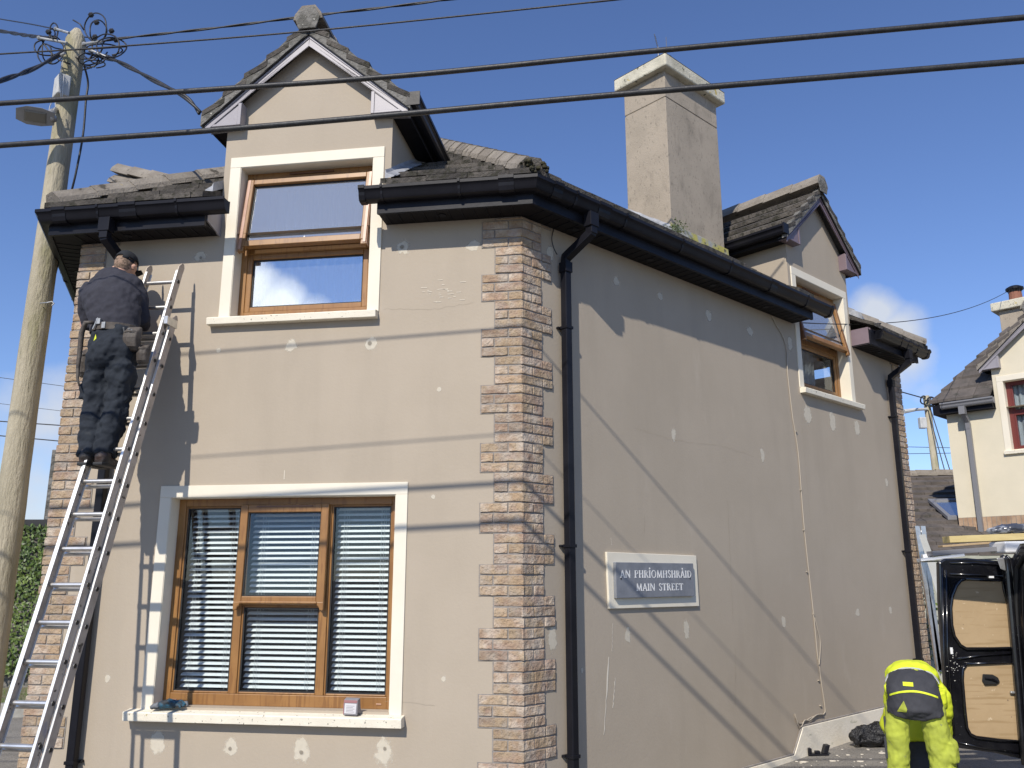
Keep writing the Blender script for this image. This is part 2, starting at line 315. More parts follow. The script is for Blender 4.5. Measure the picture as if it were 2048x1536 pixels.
def patchmat(name, col, edge=.5, k=1.0, ring=False):
    m = bpy.data.materials.new(name); m.use_nodes = True; n = m.node_tree.nodes; l = m.node_tree.links
    p = n['Principled BSDF']; p.inputs['Roughness'].default_value = .9
    g = n.new('ShaderNodeNewGeometry')
    no = n.new('ShaderNodeTexNoise'); no.inputs['Scale'].default_value = 22; no.inputs['Detail'].default_value = 5; l.new(g.outputs['Position'], no.inputs[0])
    uv = n.new('ShaderNodeUVMap')
    d = n.new('ShaderNodeVectorMath'); d.operation = 'LENGTH'; l.new(uv.outputs[0], d.inputs[0])
    # alpha = smoothstep(noise*1.2 + (1-d)*1.1)
    a = n.new('ShaderNodeMath'); a.operation = 'MULTIPLY_ADD'; l.new(d.outputs['Value'], a.inputs[0]); a.inputs[1].default_value = -1.0; l.new(no.outputs[0], a.inputs[2])
    r = n.new('ShaderNodeMapRange'); r.inputs[1].default_value = -.28; r.inputs[2].default_value = -.02; r.interpolation_type = 'SMOOTHSTEP'; l.new(a.outputs[0], r.inputs[0])
    mm = n.new('ShaderNodeMath'); mm.operation = 'MULTIPLY'; mm.inputs[1].default_value = k; l.new(r.outputs[0], mm.inputs[0])
    l.new(mm.outputs[0], p.inputs['Alpha'])
    n2 = n.new('ShaderNodeTexNoise'); n2.inputs['Scale'].default_value = 45; l.new(g.outputs['Position'], n2.inputs[0])
    x = n.new('ShaderNodeMix'); x.data_type = 'RGBA'; l.new(n2.outputs[0], x.inputs[0]); x.inputs[6].default_value = (*[c*.86 for c in col], 1); x.inputs[7].default_value = (*[min(1, c*1.12) for c in col], 1)
    l.new(x.outputs[2], p.inputs['Base Color']); return m
M['filler'] = patchmat('filler_daub', (.68, .62, .50), k=.75)
M['redp'] = patchmat('red_mark', (.62, .07, .04))
M['dirtp'] = patchmat('dark_stain', (.20, .17, .13), k=.5)
def patch(F, u, z, ru, rz, name, m, parent, off=.0012, ang=0):
    mb = MB(); k = 20
    vs = [F(u, off, z)]; uvs = [(0, 0)]
    for i in range(k):
        a = 2*math.pi*i/k; x = math.cos(a); y = math.sin(a)
        X = x*ru*math.cos(ang)-y*rz*math.sin(ang); Y = x*ru*math.sin(ang)+y*rz*math.cos(ang)
        vs.append(F(u+X*1.3, off, z+Y*1.3)); uvs.append((x, y))
    mb.add(vs, [(0, i+1, (i+1) % k+1) for i in range(k)])
    o = mb.build(name, m, parent, fixn=False)
    uvl = o.data.uv_layers.new(name='UVMap')
    for lp in o.data.loops: uvl.data[lp.index].uv = uvs[lp.vertex_index]
    return o
# ---------------------------------------------------------------- ground (gently rising to the right)
def gz(x): return .03*max(-12, min(12, x))-.215
mb = MB(); xs = [-400, -60, -12, -6, 0, 3, 6, 9, 12, 60, 400]; ys = [-300, -40, -6, 0, 4, 8, 12, 16, 24, 60, 500]
for i in range(len(xs)-1):
    for j in range(len(ys)-1):
        mb.quad(*[Vector((x, y, gz(x))) for x, y in ((xs[i], ys[j]), (xs[i+1], ys[j]), (xs[i+1], ys[j+1]), (xs[i], ys[j+1]))])
setp(mb.build('ground', M['asphalt']), 'grey speckled asphalt ground around the house', kind='structure')
# ---------------------------------------------------------------- generic building pieces
def wall_panel(mb, F, us, zs, holes, o=0., rev=.14, mir=0):
    us = sorted(set(us+[h[i] for h in holes for i in (0, 1)])); zs = sorted(set(zs+[h[i] for h in holes for i in (2, 3)]))
    for i in range(len(us)-1):
        for j in range(len(zs)-1):
            uc, zc = (us[i]+us[i+1])/2, (zs[j]+zs[j+1])/2
            if any(h[0] < uc < h[1] and h[2] < zc < h[3] for h in holes): continue
            mb.quad(F(us[i], o, zs[j]), F(us[i+1], o, zs[j]), F(us[i+1], o, zs[j+1]), F(us[i], o, zs[j+1]))
    for (a, b, c, d) in holes:
        for p, q in (((a, c), (a, d)), ((a, d), (b, d)), ((b, d), (b, c)), ((b, c), (a, c))):
            mb.quad(F(p[0], o, p[1]), F(q[0], o, q[1]), F(q[0], o-rev-.1, q[1]), F(p[0], o-rev-.1, p[1]), mi=mir)
def quoins(parent, F, zlo, zhi, ztop, wide_outer, narrow_outer, flip, sgn=1, u_edge=0., label=None):
    """bricks stepping out from a corner; u grows by sgn from u_edge"""
    br = MB(); mo = MB(); ch = .0748; kmin = int(math.floor((ztop-zhi)/ch))-1; k = kmin
    while ztop-k*ch > zlo:
        zt = ztop-k*ch; zb = max(zt-ch, zlo); blk = (k//3) % 2; row = k % 3
        if zt > zhi: zt = zhi
        if zt-zb < .02: k += 1; continue
        wide = (blk == 0) != flip
        w = wide_outer if wide else narrow_outer
        if wide: sp = [0, .105, w] if row != 1 else [0, .215, w]
        else: sp = [0, w] if row != 1 else [0, .105, w]
        if flip: sp = ([0, .215, w] if row != 1 else [0, .105, w]) if wide else ([0, .105, w] if row != 1 else [0, w])
        mo.box((u_edge, -.02, zb), (u_edge+sgn*(w+.004), .004+.0006*(k % 3), zt), F)
        for i in range(len(sp)-1):
            a = sp[i]+.005; b = sp[i+1]-.005
            j = lambda s=.0025: random.uniform(-s, s)
            pr = .012+random.uniform(-.003, .004)
            us = (u_edge+sgn*(a if i else -pr*.9), u_edge+sgn*b)
            nseg = 4; top = []; bot = []
            ff = []
            for t in range(nseg+1):
                uu = us[0]+(us[1]-us[0])*t/nseg
                ff.append((uu, pr+j(.002), zt-.006+j(), zb+.006+j()))
            vs = []; fs = []
            for (uu, p_, z1, z0) in ff:
                vs += [F(uu, -.01, z0), F(uu, p_, z0), F(uu, p_, z1), F(uu, -.01, z1)]
            for t in range(nseg):
                a0 = t*4; b0 = a0+4
                fs += [(a0+x, a0+(x+1) % 4, b0+(x+1) % 4, b0+x) for x in range(4)]
            fs += [(0, 1, 2, 3), (nseg*4+3, nseg*4+2, nseg*4+1, nseg*4)]
            br.add(vs, fs)
        k += 1
    q = br.build('brick_quoin', M['brick'], parent, bevel=.004)
    if label: q['label'] = label
    mo.build('mortar', M['mortar'], q)
    return q
def offs(poly, o):
    """offset a plan polyline outwards (to its left-hand normal given) with mitres"""
    res = []; n = len(poly)
    for i in range(n):
        a = poly[i]-poly[i-1] if i else poly[1]-poly[0]; b = poly[i+1]-poly[i] if i < n-1 else poly[-1]-poly[-2]
        a = a.normalized(); b = b.normalized(); na = Vector((a.y, -a.x)); nb = Vector((b.y, -b.x))
        m = (na+nb).normalized(); res.append(poly[i]+m*(o/max(.3, m.dot(na))))
    return res
def sweep_plan(mb, poly, prof, mi=0):
    """sweep profile [(o,z)] along plan polyline (outside on the right-hand side of travel)"""
    cols = [offs(poly, o) for o, z in prof]
    rings = [[Vector((cols[j][i].x, cols[j][i].y, prof[j][1])) for j in range(len(prof))] for i in range(len(poly))]
    mb.sweep(rings, mi=mi)
GUT = [(.252, 4.475), (.30, 4.475), (.322, 4.485), (.335, 4.505), (.340, 4.53), (.352, 4.548), (.362, 4.556), (.362, 4.582), (.350, 4.582), (.346, 4.572), (.26, 4.572), (.252, 4.582)]
def along(poly, dist, ln):
    """short stretch of polyline around distance"""
    acc = 0
    for i in range(len(poly)-1):
        L = (poly[i+1]-poly[i]).length
        if acc+L >= dist:
            d = (poly[i+1]-poly[i]).normalized(); return [poly[i]+d*(dist-acc-ln/2), poly[i]+d*(dist-acc+ln/2)]
        acc += L
    d = (poly[-1]-poly[-2]).normalized(); return [poly[-1]-d*ln, poly[-1]]
def eaves(parent, poly, gpoly=None, joints=(), zo=0., lab=None):
    g2 = gpoly or poly
    f = MB(); sweep_plan(f, poly, [(.225, 4.39+zo), (.252, 4.39+zo), (.252, 4.57+zo), (.225, 4.60+zo)]); f.build('fascia', M['pvc'], parent)
    s = MB(); sweep_plan(s, poly, [(-.02, 4.402+zo), (.223, 4.402+zo), (.223, 4.415+zo), (-.02, 4.415+zo)])
    # soffit board grooves : thin ribs running across
    so_ = s.build('soffit', M['soffit'], parent)
    rb = MB()
    for i in range(len(poly)-1):
        L = (poly[i+1]-poly[i]).length; d = (poly[i+1]-poly[i]).normalized(); n = Vector((d.y, -d.x)); k = int(L/.1)
        for j in range(k):
            c = poly[i]+d*(j+.5)*L/k; a = c+n*.01; b = c+n*.215
            rb.box((-.003, 0, 0), (.003, .205, .004), lambda x, y, z, a=a, d=d, n=n: Vector((a.x+d.x*x+n.x*y, a.y+d.y*x+n.y*y, 4.3975+zo+z)))
        for j in range(int(L/1.0)):
            c = poly[i]+d*(j+.5)*1.0+n*.12
            rb.tube([Vector((c.x, c.y, 4.396+zo)), Vector((c.x, c.y, 4.4015+zo))], .032, 14)
    rb.build('soffit_vent', M['pvc'], so_)
    g = MB(); sweep_plan(g, g2, [(o, z+zo) for o, z in GUT]); go = g.build('gutter', M['pvc'], parent); autosmooth(go, 30)
    if joints:
        j = MB()
        G2 = [(o+(.007 if o > .27 else 0), z+zo+(-.007 if z < 4.5 else .006)) for o, z in GUT]
        for q, ln in joints: sweep_plan(j, along(g2, q, ln), G2)
        j.build_each('gutter_joint', M['pvc'], go)
    return go
def clip(poly, a, b, c):
    """keep a*x+b*y+c>=0"""
    o = []
    for i in range(len(poly)):
        p, q = poly[i], poly[(i+1) % len(poly)]; dp = a*p[0]+b*p[1]+c; dq = a*q[0]+b*q[1]+c
        if dp >= 0: o.append(p)
        if dp*dq < 0: t = dp/(dp-dq); o.append((p[0]+(q[0]-p[0])*t, p[1]+(q[1]-p[1])*t))
    return o
TP = math.tan(R_(33))
def tiles(mb, O, sd, nd, ze, slen, dmax, tanp, halves, skip=(), gauge=.33, tw=.33, thick=.045, lift=.055, jit=.006, s0=0.):
    """O plan origin on the eave, sd along, nd inward; halves: (a,b,c) in (s,d) coords; skip: (s0,s1,d1)"""
    k = 0; d = 0.
    while d < dmax:
        d1 = d+gauge; x = s0+(.0 if k % 2 else -tw/2)
        brk = sorted([sk[i] for sk in skip for i in (0, 1) if d < sk[2]])
        while x < slen:
            x1 = x+tw; segs = [(max(x, s0), min(x1, slen))]
            for b_ in brk:
                segs = [t for s_ in segs for t in ([(s_[0], b_), (b_, s_[1])] if s_[0] < b_ < s_[1] else [s_])]
            for (a, b) in segs:
                if b-a < .01: continue
                m = (a+b)/2
                if any(sk[0] < m < sk[1] and d < sk[2] for sk in skip): continue
                po = [(a+.002, d), (b-.002, d), (b-.002, d1+.02), (a+.002, d1+.02)]
                for h in halves:
                    po = clip(po, *h)
                    if len(po) < 3: break
                if len(po) < 3: continue
                jj = random.uniform(-jit, jit); ft = random.uniform(-jit, jit)
                top = []; bot = []
                for (s_, dd) in po:
                    q = O+sd*s_+nd*(dd+(ft if dd == d else 0)); z = ze+dd*tanp+lift*(1-(dd-d)/gauge)+.012+jj
                    top.append(Vector((q.x, q.y, z))); bot.append(Vector((q.x, q.y, z-thick)))
                mb.prism(top, bot)
            x = x1
        d = d1; k += 1
def ridge_line(mb, P, Q, w=.12, h=.075, ln=.40, endcap=None):
    P = Vector(P); Q = Vector(Q); L = (Q-P).length; t = (Q-P).normalized(); n = max(1, round(L/ln)); side = t.cross(Vector((0, 0, 1))).normalized(); up = side.cross(t)
    for i in range(n):
        a = P+t*(L*i/n-(.015 if i else 0)); b = P+t*(L*(i+1)/n); r = []
        for q, e in ((a, .012), (b, 0)):
            r.append([q+side*x*(1+e*2)+up*(y+e) for x, y in ((-w, -h*.85), (-w*.9, -.2*h), (-w*.45, h*.75), (w*.45, h*.75), (w*.9, -.2*h), (w, -h*.85))])
        mb.sweep(r)
def window_surround(parent, F, u0, u1, z0, z1, band, ear=False):
    mb = MB(); p = .012
    mb.box((u0-band, -.01, z0), (u0, p, z1), F); mb.box((u1, -.01, z0), (u1+band, p, z1), F); mb.box((u0-band, -.01, z1), (u1+band, p+.001, z1+band), F)
    return mb.build('window_surround', M['cream'], parent, bevel=.003)
def reveals(parent, F, u0, u1, z0, z1, d):
    mb = MB(); e = .004
    for (a, b, c, g) in ((u0, u0+e, z0, z1), (u1-e, u1, z0, z1), (u0, u1, z1-e, z1)): mb.box((a, -d, c), (b, .006, g), F)
    return mb.build('window_reveal', M['cream'], parent)
def sill(parent, F, u0, u1, z, th=.055, pr=.06, d=.14):
    mb = MB(); n = 40; rings = []
    for i in range(n+1):
        u = u0+(u1-u0)*i/n; j = random.uniform(-.0008, .0008)
        rings.append([F(u, -d, z+.03), F(u, pr+j, z+.004+j), F(u, pr+.004+j, z-.004), F(u, pr-.002+j, z-th+j), F(u, -.01, z-th)])
    mb.sweep(rings); return mb.build('window_sill', M['sill'], parent, bevel=.003)
def frame_rect(mb, F, u0, u1, z0, z1, w, o0, o1, wb=None):
    wb = wb or w
    mb.box((u0, o0, z0), (u0+w, o1, z1), F); mb.box((u1-w, o0, z0), (u1, o1, z1), F)
    mb.box((u0+w, o0, z0), (u1-w, o1-.001, z0+wb), F); mb.box((u0+w, o0, z1-w), (u1-w, o1-.001, z1), F)
def pane(parent, F, u0, u1, z0, z1, o, m=None, name='pane', T=None):
    mb = MB(); G = T or F
    mb.box((u0, o-.004, z0), (u1, o, z1), G)
    return mb.build(name, m or M['glass'], parent)
def beadframe(mb, F, u0, u1, z0, z1, o, w=.012):
    """dark gasket round a pane"""
    frame_rect(mb, F, u0, u1, z0, z1, w, o-.006, o+.004)
# barge board + small roof over a window that breaks through the eaves
def dormer(parent, F, uc, mw, mb_mat, zo=0., depth=2.5, gutter_side=0, cheekm=None, halfw=.745, tilem='tile', mossy=True):
    zE = 5.37+zo; sl = .87; apex = 6.19+zo
    def G(x, y, z): return F(uc+x, y, z)
    w = MB()
    # gable face above eaves is part of the wall mesh: made by the caller; here cheeks
    for s in (-1, 1):
        w.box((s*halfw, -depth, 4.3+zo), (s*(halfw-.12), -.001, 5.55+zo), G)
    ch = w.build('dormer_cheek', cheekm or M['wall'], parent)
    # roof underlay + tiles
    t = MB()
    for s in (-1, 1):
        sl_ang = math.atan(sl); n = 5; x1 = .925
        e = x1/n
        for k in range(n):
            xa = x1-k*e; xb = x1-(k+1)*e-.015; xb = max(xb, .0)
            y = .135
            first = True
            while y > -depth:
                y2 = max(y-.33 if not (first and k % 2) else y-.165, -depth); first = False
                jj = random.uniform(-.004, .004)
                def zt(x, l): return apex-sl*x+l+.03
                top = [G(s*(xa+.012*random.random()), y, zt(xa, .098+jj)), G(s*xb, y, zt(xb, .035+jj)), G(s*xb, y2+.003, zt(xb, .035+jj)), G(s*(xa+.012*random.random()), y2+.003, zt(xa, .098+jj))]
                bot = [v-Vector((0, 0, .055)) for v in top]
                t.prism(top, bot); y = y2
        # verge bed : rough mortar edge under the tiles
    rf = t.build('gable_roof', M[tilem], parent, bevel=.004)
    v = MB()
    for s in (-1, 1):
        nn = 22; rings = []
        for i in range(nn+1):
            x = .91*(i/nn)+.02; zb = apex-sl*x-.012; zt_ = zb+.125
            jz = random.uniform(-.004, .004); jy = random.uniform(-.003, .003)
            rings.append([G(s*x, .13+jy, zb), G(s*x, .13+jy, zt_-.01+jz), G(s*x, .06, zt_-.015), G(s*x, .06, zb)])
        v.sweep(rings)
    v.build('verge', M['mossyend'] if mossy else M['ridge'], rf)
    r = MB(); ridge_line(r, G(0, .16, apex+.165), G(0, -depth, apex+.165), w=.13, h=.085)
    r.build('ridge_tile', M['ridge'], rf)
    e = MB(); pts = [(-.08, .01), (.08, .01), (.115, .115), (.066, .215), (-.058, .222), (-.112, .12)]
    top = [G(x, .168, apex+z) for x, z in pts]; bot = [G(x, .155, apex+z) for x, z in pts]; e.prism(top, bot); e.build('ridge_end_cap', M['mossyend'], rf, bevel=.008)
    # dark undercloak
    uk = MB()
    for s in (-1, 1):
        a = [G(0, .125, apex), G(s*.915, .125, apex-sl*.915), G(s*.915, -.0, apex-sl*.915), G(0, -.0, apex)]
        b = [q-Vector((0, 0, .018)) for q in a]; uk.prism(a, b)
    uk.build('undercloak', M['seal'], rf)
    # barge board (with stepped moulding) and box ends
    b = MB()
    for s in (-1, 1):
        for (h0, h1, y0, y1) in ((.018, .115, .085, .098), (.018, .045, .098, .106), (.085, .115, .098, .104)):
            pr = []
            for x in (0, .905): pr.append((x, apex-sl*x-h0, apex-sl*x-h1))
            X = .905; zc = zE
            poly = [(0, apex-h0), (X, apex-sl*X-h0), (X, max(zc, apex-sl*X-h1)), (0, apex-h1)]
            b.prism([G(s*x, y1, z) for x, z in poly], [G(s*x, y0, z) for x, z in poly])
        xi = .58
        poly = [(xi, zE), (.895, zE), (.895, apex-sl*.895-.05), (xi, apex-sl*xi-.10)]
        b.prism([G(s*x, .096, z) for x, z in poly], [G(s*x, -.0, z) for x, z in poly])
        # raised edge mouldings of the box
        b.box((s*xi, .096, zE+.0), (s*(xi+.03), .104, apex-sl*xi-.11), G); b.box((s*(xi+.03), .096, zE), (s*.89, .103, zE+.022), G)
        # side return of the box along the cheek (soffit + fascia)
    bo = b.build('bargeboard', mw, parent, bevel=.003)
    d = MB()
    for s in (-1, 1):
        d.box((s*halfw, -depth, zE+.002), (s*.885, -.004, zE+.012), G)
        d.box((s*.872, -depth, zE-.005), (s*.892, -.004, zE+.10), G)
    d.box((-.60, .0, zE+.2), (-.595, .0, zE+.2), G)
    d.build('cheek_soffit', M['soffit'], parent)
    for s in ((gutter_side,) if gutter_side in (-1, 1) else ((-1, 1) if gutter_side == 2 else ())):
        g = MB(); pf = [(x-.252, z-4.475) for x, z in GUT]
        rings = [[G(s*(.893+o), y, zE+.035+z) for o, z in pf] for y in (.12, -1.45)]
        g.sweep(rings); g.box((s*.90, .118, zE+.028), (s*1.01, .135, zE+.15), G); go = g.build('dormer_gutter', M['pvc'], parent)
    return apex
def gable_poly(F, uc, zE, apex, halfw=.745, o=0.):
    sl = .87
    return [F(uc-halfw, o, zE), F(uc+halfw, o, zE), F(uc+halfw, o, apex-sl*halfw), F(uc, o, apex), F(uc-halfw, o, apex-sl*halfw)]
def dwindow(parent, F, uc, mf, mo, lab, tilt=9, hasblind=True, zo=0., lower='glassr', upper='glassu', me=None):
    """window of the gabled bays: opening top sash over a fixed light"""
    u0, u1, z0, z1 = uc-.59, uc+.59, 3.675+zo, 5.015+zo; d = .12
    wmb = MB(); w = .055; zm = 4.30+zo
    frame_rect(wmb, F, u0, u1, z0, z1, w, -d-.06, -d, .075); wmb.box((u0+w, -d-.06, zm-.035), (u1-w, -d-.001, zm+.035), F)
    wo = wmb.build('window', mf, parent, bevel=.003); wo['label'] = lab
    # lower light: inner bead frame
    lb = MB(); frame_rect(lb, F, u0+w, u1-w, z0+.075, zm-.035, .045, -d-.05, -d-.008); lb.build('glazing_frame', mf, wo, bevel=.006)
    gk = MB(); beadframe(gk, F, u0+w+.045, u1-w-.045, z0+.12, zm-.08, -d-.03); gk.build('gasket', M['seal'], wo)
    pane(wo, F, u0+w+.04, u1-w-.04, z0+.115, zm-.075, -d-.034, M[lower])
    # drainage caps
    cp = MB()
    for x in (u0+.13, u1-.13): cp.box((x-.022, -d, z0+.035), (x+.022, -d+.004, z0+.045), F)
    cp.build_each('drain_cap', M['oaksunlit'] if mo else mf, wo, bevel=.002)
    # vent on head
    vt = MB(); vt.box((uc-.2, -d, z1-.036), (uc+.2, -d+.012, z1-.018), F); vt.build('trickle_vent', M['oakd'] if mo else mf, wo, bevel=.003)
    # tilted sash, hinge at top
    zt = z1-.075; an = R_(tilt)
    def T(u, o, z):
        dz = z-zt; oo = o+d; return F(u, -d+oo*math.cos(an)-dz*math.sin(an), zt+dz*math.cos(an)+oo*math.sin(an)*1.0)
    sm = MB(); a, b, c, e = u0+.03, u1-.03, zm-.025, zt
    frame_rect(sm, T, a, b, c, e, .055, -d-.02, -d+.038)
    sm.box((a, -d+.0, c-.045), (a+.05, -d+.036, c), T); sm.box((b-.05, -d+.0, c-.045), (b, -d+.036, c), T)
    sh = sm.build('sash', [mf], wo, bevel=.005)
    es = MB()
    es.box((a-.003, -d-.02, c-.043), (a, -d+.035, e-.003), T); es.box((b, -d-.02, c-.043), (b+.003, -d+.035, e-.003), T)
    es.box((a+.005, -d+.038, c-.03), (a+.03, -d+.042, e-.01), T); es.box((b-.03, -d+.038, c-.03), (b-.005, -d+.042, e-.01), T)
    es.build_each('sash_edge', me or mf, wo, bevel=.001)
    gk = MB(); frame_rect(gk, T, a+.055, b-.055, c+.055, e-.055, .012, -d-.005, -d+.006); gk.build('gasket', M['seal'], wo)
    pane(wo, F, a+.05, b-.05, c+.05, e-.05, -d, M[upper], T=T)
    st = MB(); st.box((uc-.008, -d+.001, c+.06), (uc+.003, -d+.003, c+.085), T); st.build('sticker', M['sticker'], wo)
    # room recess behind
    rm = MB(); rm.box((u0+.01, -d-1.0, z0+.01), (u1-.01, -d-.99, z1-.01), F); rm.build('room_back', M['room'], wo)
    if hasblind:
        cu = MB(); n = 60; rings = []
        for i in range(n+1):
            u = u0+.08+(u1-u0-.16)*i/n; oo = -d-.30+.02*math.sin(i*1.3)+.008*math.sin(i*.37)
            rings.append([F(u, oo, z0), F(u, oo, z1-.02)])
        cu.sweep(rings, closed=False, cap=False); cu.build('curtain', M['curtain'], wo, fixn=False)
    return wo
# ================================================================ THE HOUSE
house = empty('house', FR(3.5, -2.2, -.13), 'beige rendered corner house with brick quoins, black gutters and two pointed gable windows', 'house')
K2 = C2+FL.d*3.84
dls = Vector((-.353, .936)).normalized()
FK = Frame(K2, dls, Vector((-dls.y, dls.x)))            # left flank: outward normal to the left
RE = 7.10
E2 = C2+FR.d*RE; E3 = E2-FR.n*5.2; K3 = K2+dls*5.2
UL, UR = 1.84, 5.00
LWIN = (.965, 2.80, .645, 2.20)
def dhole(uc): return (uc-.59, uc+.59, 3.675, 5.015)
# front (left) face
mb = MB(); D1 = dhole(UL)
wall_panel(mb, FL, [0, 3.84, UL-.745, UL+.745], [-.6, 4.41], [LWIN, (D1[0], D1[1], D1[2], 4.41)])
mb.quad(FL(UL-.745, 0, 4.41), FL(D1[0], 0, 4.41), FL(D1[0], 0, 5.015), FL(UL-.745, 0, 5.015)); mb.quad(FL(D1[1], 0, 4.41), FL(UL+.745, 0, 4.41), FL(UL+.745, 0, 5.015), FL(D1[1], 0, 5.015))
mb.quad(*gable_poly(FL, UL, 5.015, 6.19))
for x in (D1[0], D1[1]): mb.quad(FL(x, 0, 4.41), FL(x, -.24, 4.41), FL(x, -.24, 5.015), FL(x, 0, 5.015))
mb.quad(FL(D1[0], 0, 5.015), FL(D1[1], 0, 5.015), FL(D1[1], -.24, 5.015), FL(D1[0], -.24, 5.015))
mb.build('front_wall', M['wall'], house, fixn=False)
# street (right) face
mb = MB(); D2 = dhole(UR)
wall_panel(mb, FR, [0, RE, UR-.745, UR+.745], [-.6, 4.41], [(D2[0], D2[1], D2[2], 4.41)])
mb.quad(FR(UR-.745, 0, 4.41), FR(D2[0], 0, 4.41), FR(D2[0], 0, 5.015), FR(UR-.745, 0, 5.015)); mb.quad(FR(D2[1], 0, 4.41), FR(UR+.745, 0, 4.41), FR(UR+.745, 0, 5.015), FR(D2[1], 0, 5.015))
mb.quad(*gable_poly(FR, UR, 5.015, 6.19))
for x in (D2[0], D2[1]): mb.quad(FR(x, 0, 4.41), FR(x, -.24, 4.41), FR(x, -.24, 5.015), FR(x, 0, 5.015))
mb.quad(FR(D2[0], 0, 5.015), FR(D2[1], 0, 5.015), FR(D2[1], -.24, 5.015), FR(D2[0], -.24, 5.015))
mb.build('side_wall', M['wall'], house, fixn=False)
mb = MB()
for a, b in ((K2, K3), (K3, E3), (E3, E2)): mb.quad(Vector((a.x, a.y, -.6)), Vector((b.x, b.y, -.6)), Vector((b.x, b.y, 4.41)), Vector((a.x, a.y, 4.41)))
mb.build('rear_wall', M['wall'], house, fixn=False)
mb = MB(); mb.quad(*[Vector((p.x, p.y, 2.95)) for p in (K2, C2, E2, E3, K3)]); mb.quad(*[Vector((p.x, p.y, .15)) for p in (K2, C2, E2, E3, K3)]); mb.build('floor', M['room'], house, fixn=False)
# inner dark lining behind the lower window
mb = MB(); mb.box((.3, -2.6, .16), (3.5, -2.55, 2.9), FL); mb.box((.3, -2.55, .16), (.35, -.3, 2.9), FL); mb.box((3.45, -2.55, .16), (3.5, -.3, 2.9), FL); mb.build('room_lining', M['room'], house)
# quoins
quoins(house, FL, -.1, 4.40, 3.924+.0748*3*2, .318, .213, False, 1, 0, 'brick quoins running up the near corner, left face')
quoins(house, FR, -.14, 4.40, 3.924+.0748*3*2, .325, .213, True, 1, 0, 'brick quoins running up the near corner, right face')
quoins(house, FL, -.4, 4.40, 4.146+.449*1, .345, .23, False, -1, 3.84, 'brick quoins behind the ladder')
quoins(house, FK, -.4, 4.40, 4.146+.449*1, .32, .215, True, 1, 0)
quoins(house, FR, -.1, 4.40, 3.924+.449, .26, .22, True, -1, RE, 'brick quoins at the far end by the van')
FE = Frame(E2, -FR.n, FR.d)
quoins(house, FE, -.1, 4.40, 3.924+.449, .32, .215, False, 1, 0)
# plinth on the street face
pl = MB(); pts = [(0, -.5), (0, -.09), (3.60, -.09), (3.80, .142), (RE-.3, .142), (RE-.3, -.5)]
pl.prism([FR(u, .028, z) for u, z in pts], [FR(u, -.02, z) for u, z in pts]); pl.build('plinth', M['plinth'], house, bevel=.004)
dk = MB(); 
for a, b in (((0, -.082), (3.60, -.082)), ((3.60, -.082), (3.80, .15)), ((3.80, .15), (RE-.3, .15))):
    dk.tube([FR(a[0], .012, a[1]), FR(b[0], .012, b[1])], .010, 6)
dk.build('plinth_drip', M['mortar'], house)
# ---- big ground floor window
u0, u1, z0, z1 = LWIN; d = .12
window_surround(house, FL, u0, u1, z0-.02, z1, .092); reveals(house, FL, u0, u1, z0, z1, d+.02); sill(house, FL, .852, 2.985, .612, .062, .085, d)
wm = MB(); frame_rect(wm, FL, u0, u1, z0, z1, .062, -d-.06, -d, .085)
M1, M2 = 2.235, 1.545
for x in (M1, M2): wm.box((x-.028, -d-.06, z0+.085), (x+.028, -d-.0005, z1-.062), FL)
wm.box((M2+.028, -d-.06, 1.375), (M1-.028, -d-.001, 1.43), FL)
win = wm.build('window', M['oak'], house, bevel=.004); win['label'] = 'large golden oak window with white venetian blinds'
gm = MB(); cells = [(M1+.028, u1-.062, z0+.085, z1-.062), (u0+.062, M2-.028, z0+.085, z1-.062), (M2+.028, M1-.028, z0+.085, 1.375)]
bf = MB()
for (a, b, c, e) in cells:
    frame_rect(bf, FL, a, b, c, e, .014, -d-.05, -d-.012); frame_rect(gm, FL, a+.014, b-.014, c+.014, e-.014, .009, -d-.03, -d-.018)
    pane(win, FL, a+.01, b-.01, c+.01, e-.01, -d-.03)
bf.build('glazing_bead', M['oak'], win, bevel=.005)
# opening sash in the middle, slightly ajar, standing proud, with horns
an = R_(1.6); zt = z1-.055
def TS(u, o, z):
    dz = z-zt; oo = o+d; return FL(u, -d+oo*math.cos(an)-dz*math.sin(an), zt+dz*math.cos(an)+oo*math.sin(an))
sm = MB(); a, b, c, e = M2-.018, M1+.018, 1.385, zt
frame_rect(sm, TS, a, b, c, e, .062, -d+.001, -d+.034, .06)
sm.box((a+.05, -d+.034, c+.006), (b-.05, -d+.046, c+.022), TS)
for s, x in ((1, a), (-1, b)): sm.prism([TS(x+s*p, -d+.036, q) for p, q in ((0, c+.02), (.06, c+.02), (.052, c-.005), (.036, c-.02), (.03, c-.04), (.004, c-.046), (0, c-.03))], [TS(x+s*p, -d+.004, q) for p, q in ((0, c+.02), (.06, c+.02), (.052, c-.005), (.036, c-.02), (.03, c-.04), (.004, c-.046), (0, c-.03))])
sm.build('sash', M['oak'], win, bevel=.006)
frame_rect(gm, TS, a+.062, b-.062, c+.06, e-.062, .009, -d+.006, -d+.02)
pane(win, FL, a+.058, b-.058, c+.056, e-.058, -d+.012, T=TS)
gm.build('gasket', M['seal'], win)
cp = MB()
for x in (u0+.12, u1-.10): cp.box((x-.02, -d, z0+.03), (x+.02, -d+.004, z0+.04), FL)
cp.build_each('drain_cap', M['oaksunlit'], win, bevel=.002)
vt = MB(); vt.box((1.66, -d+.034, zt-.022), (2.12, -d+.040, zt-.012), TS); vt.build('trickle_vent', M['oakd'], win)
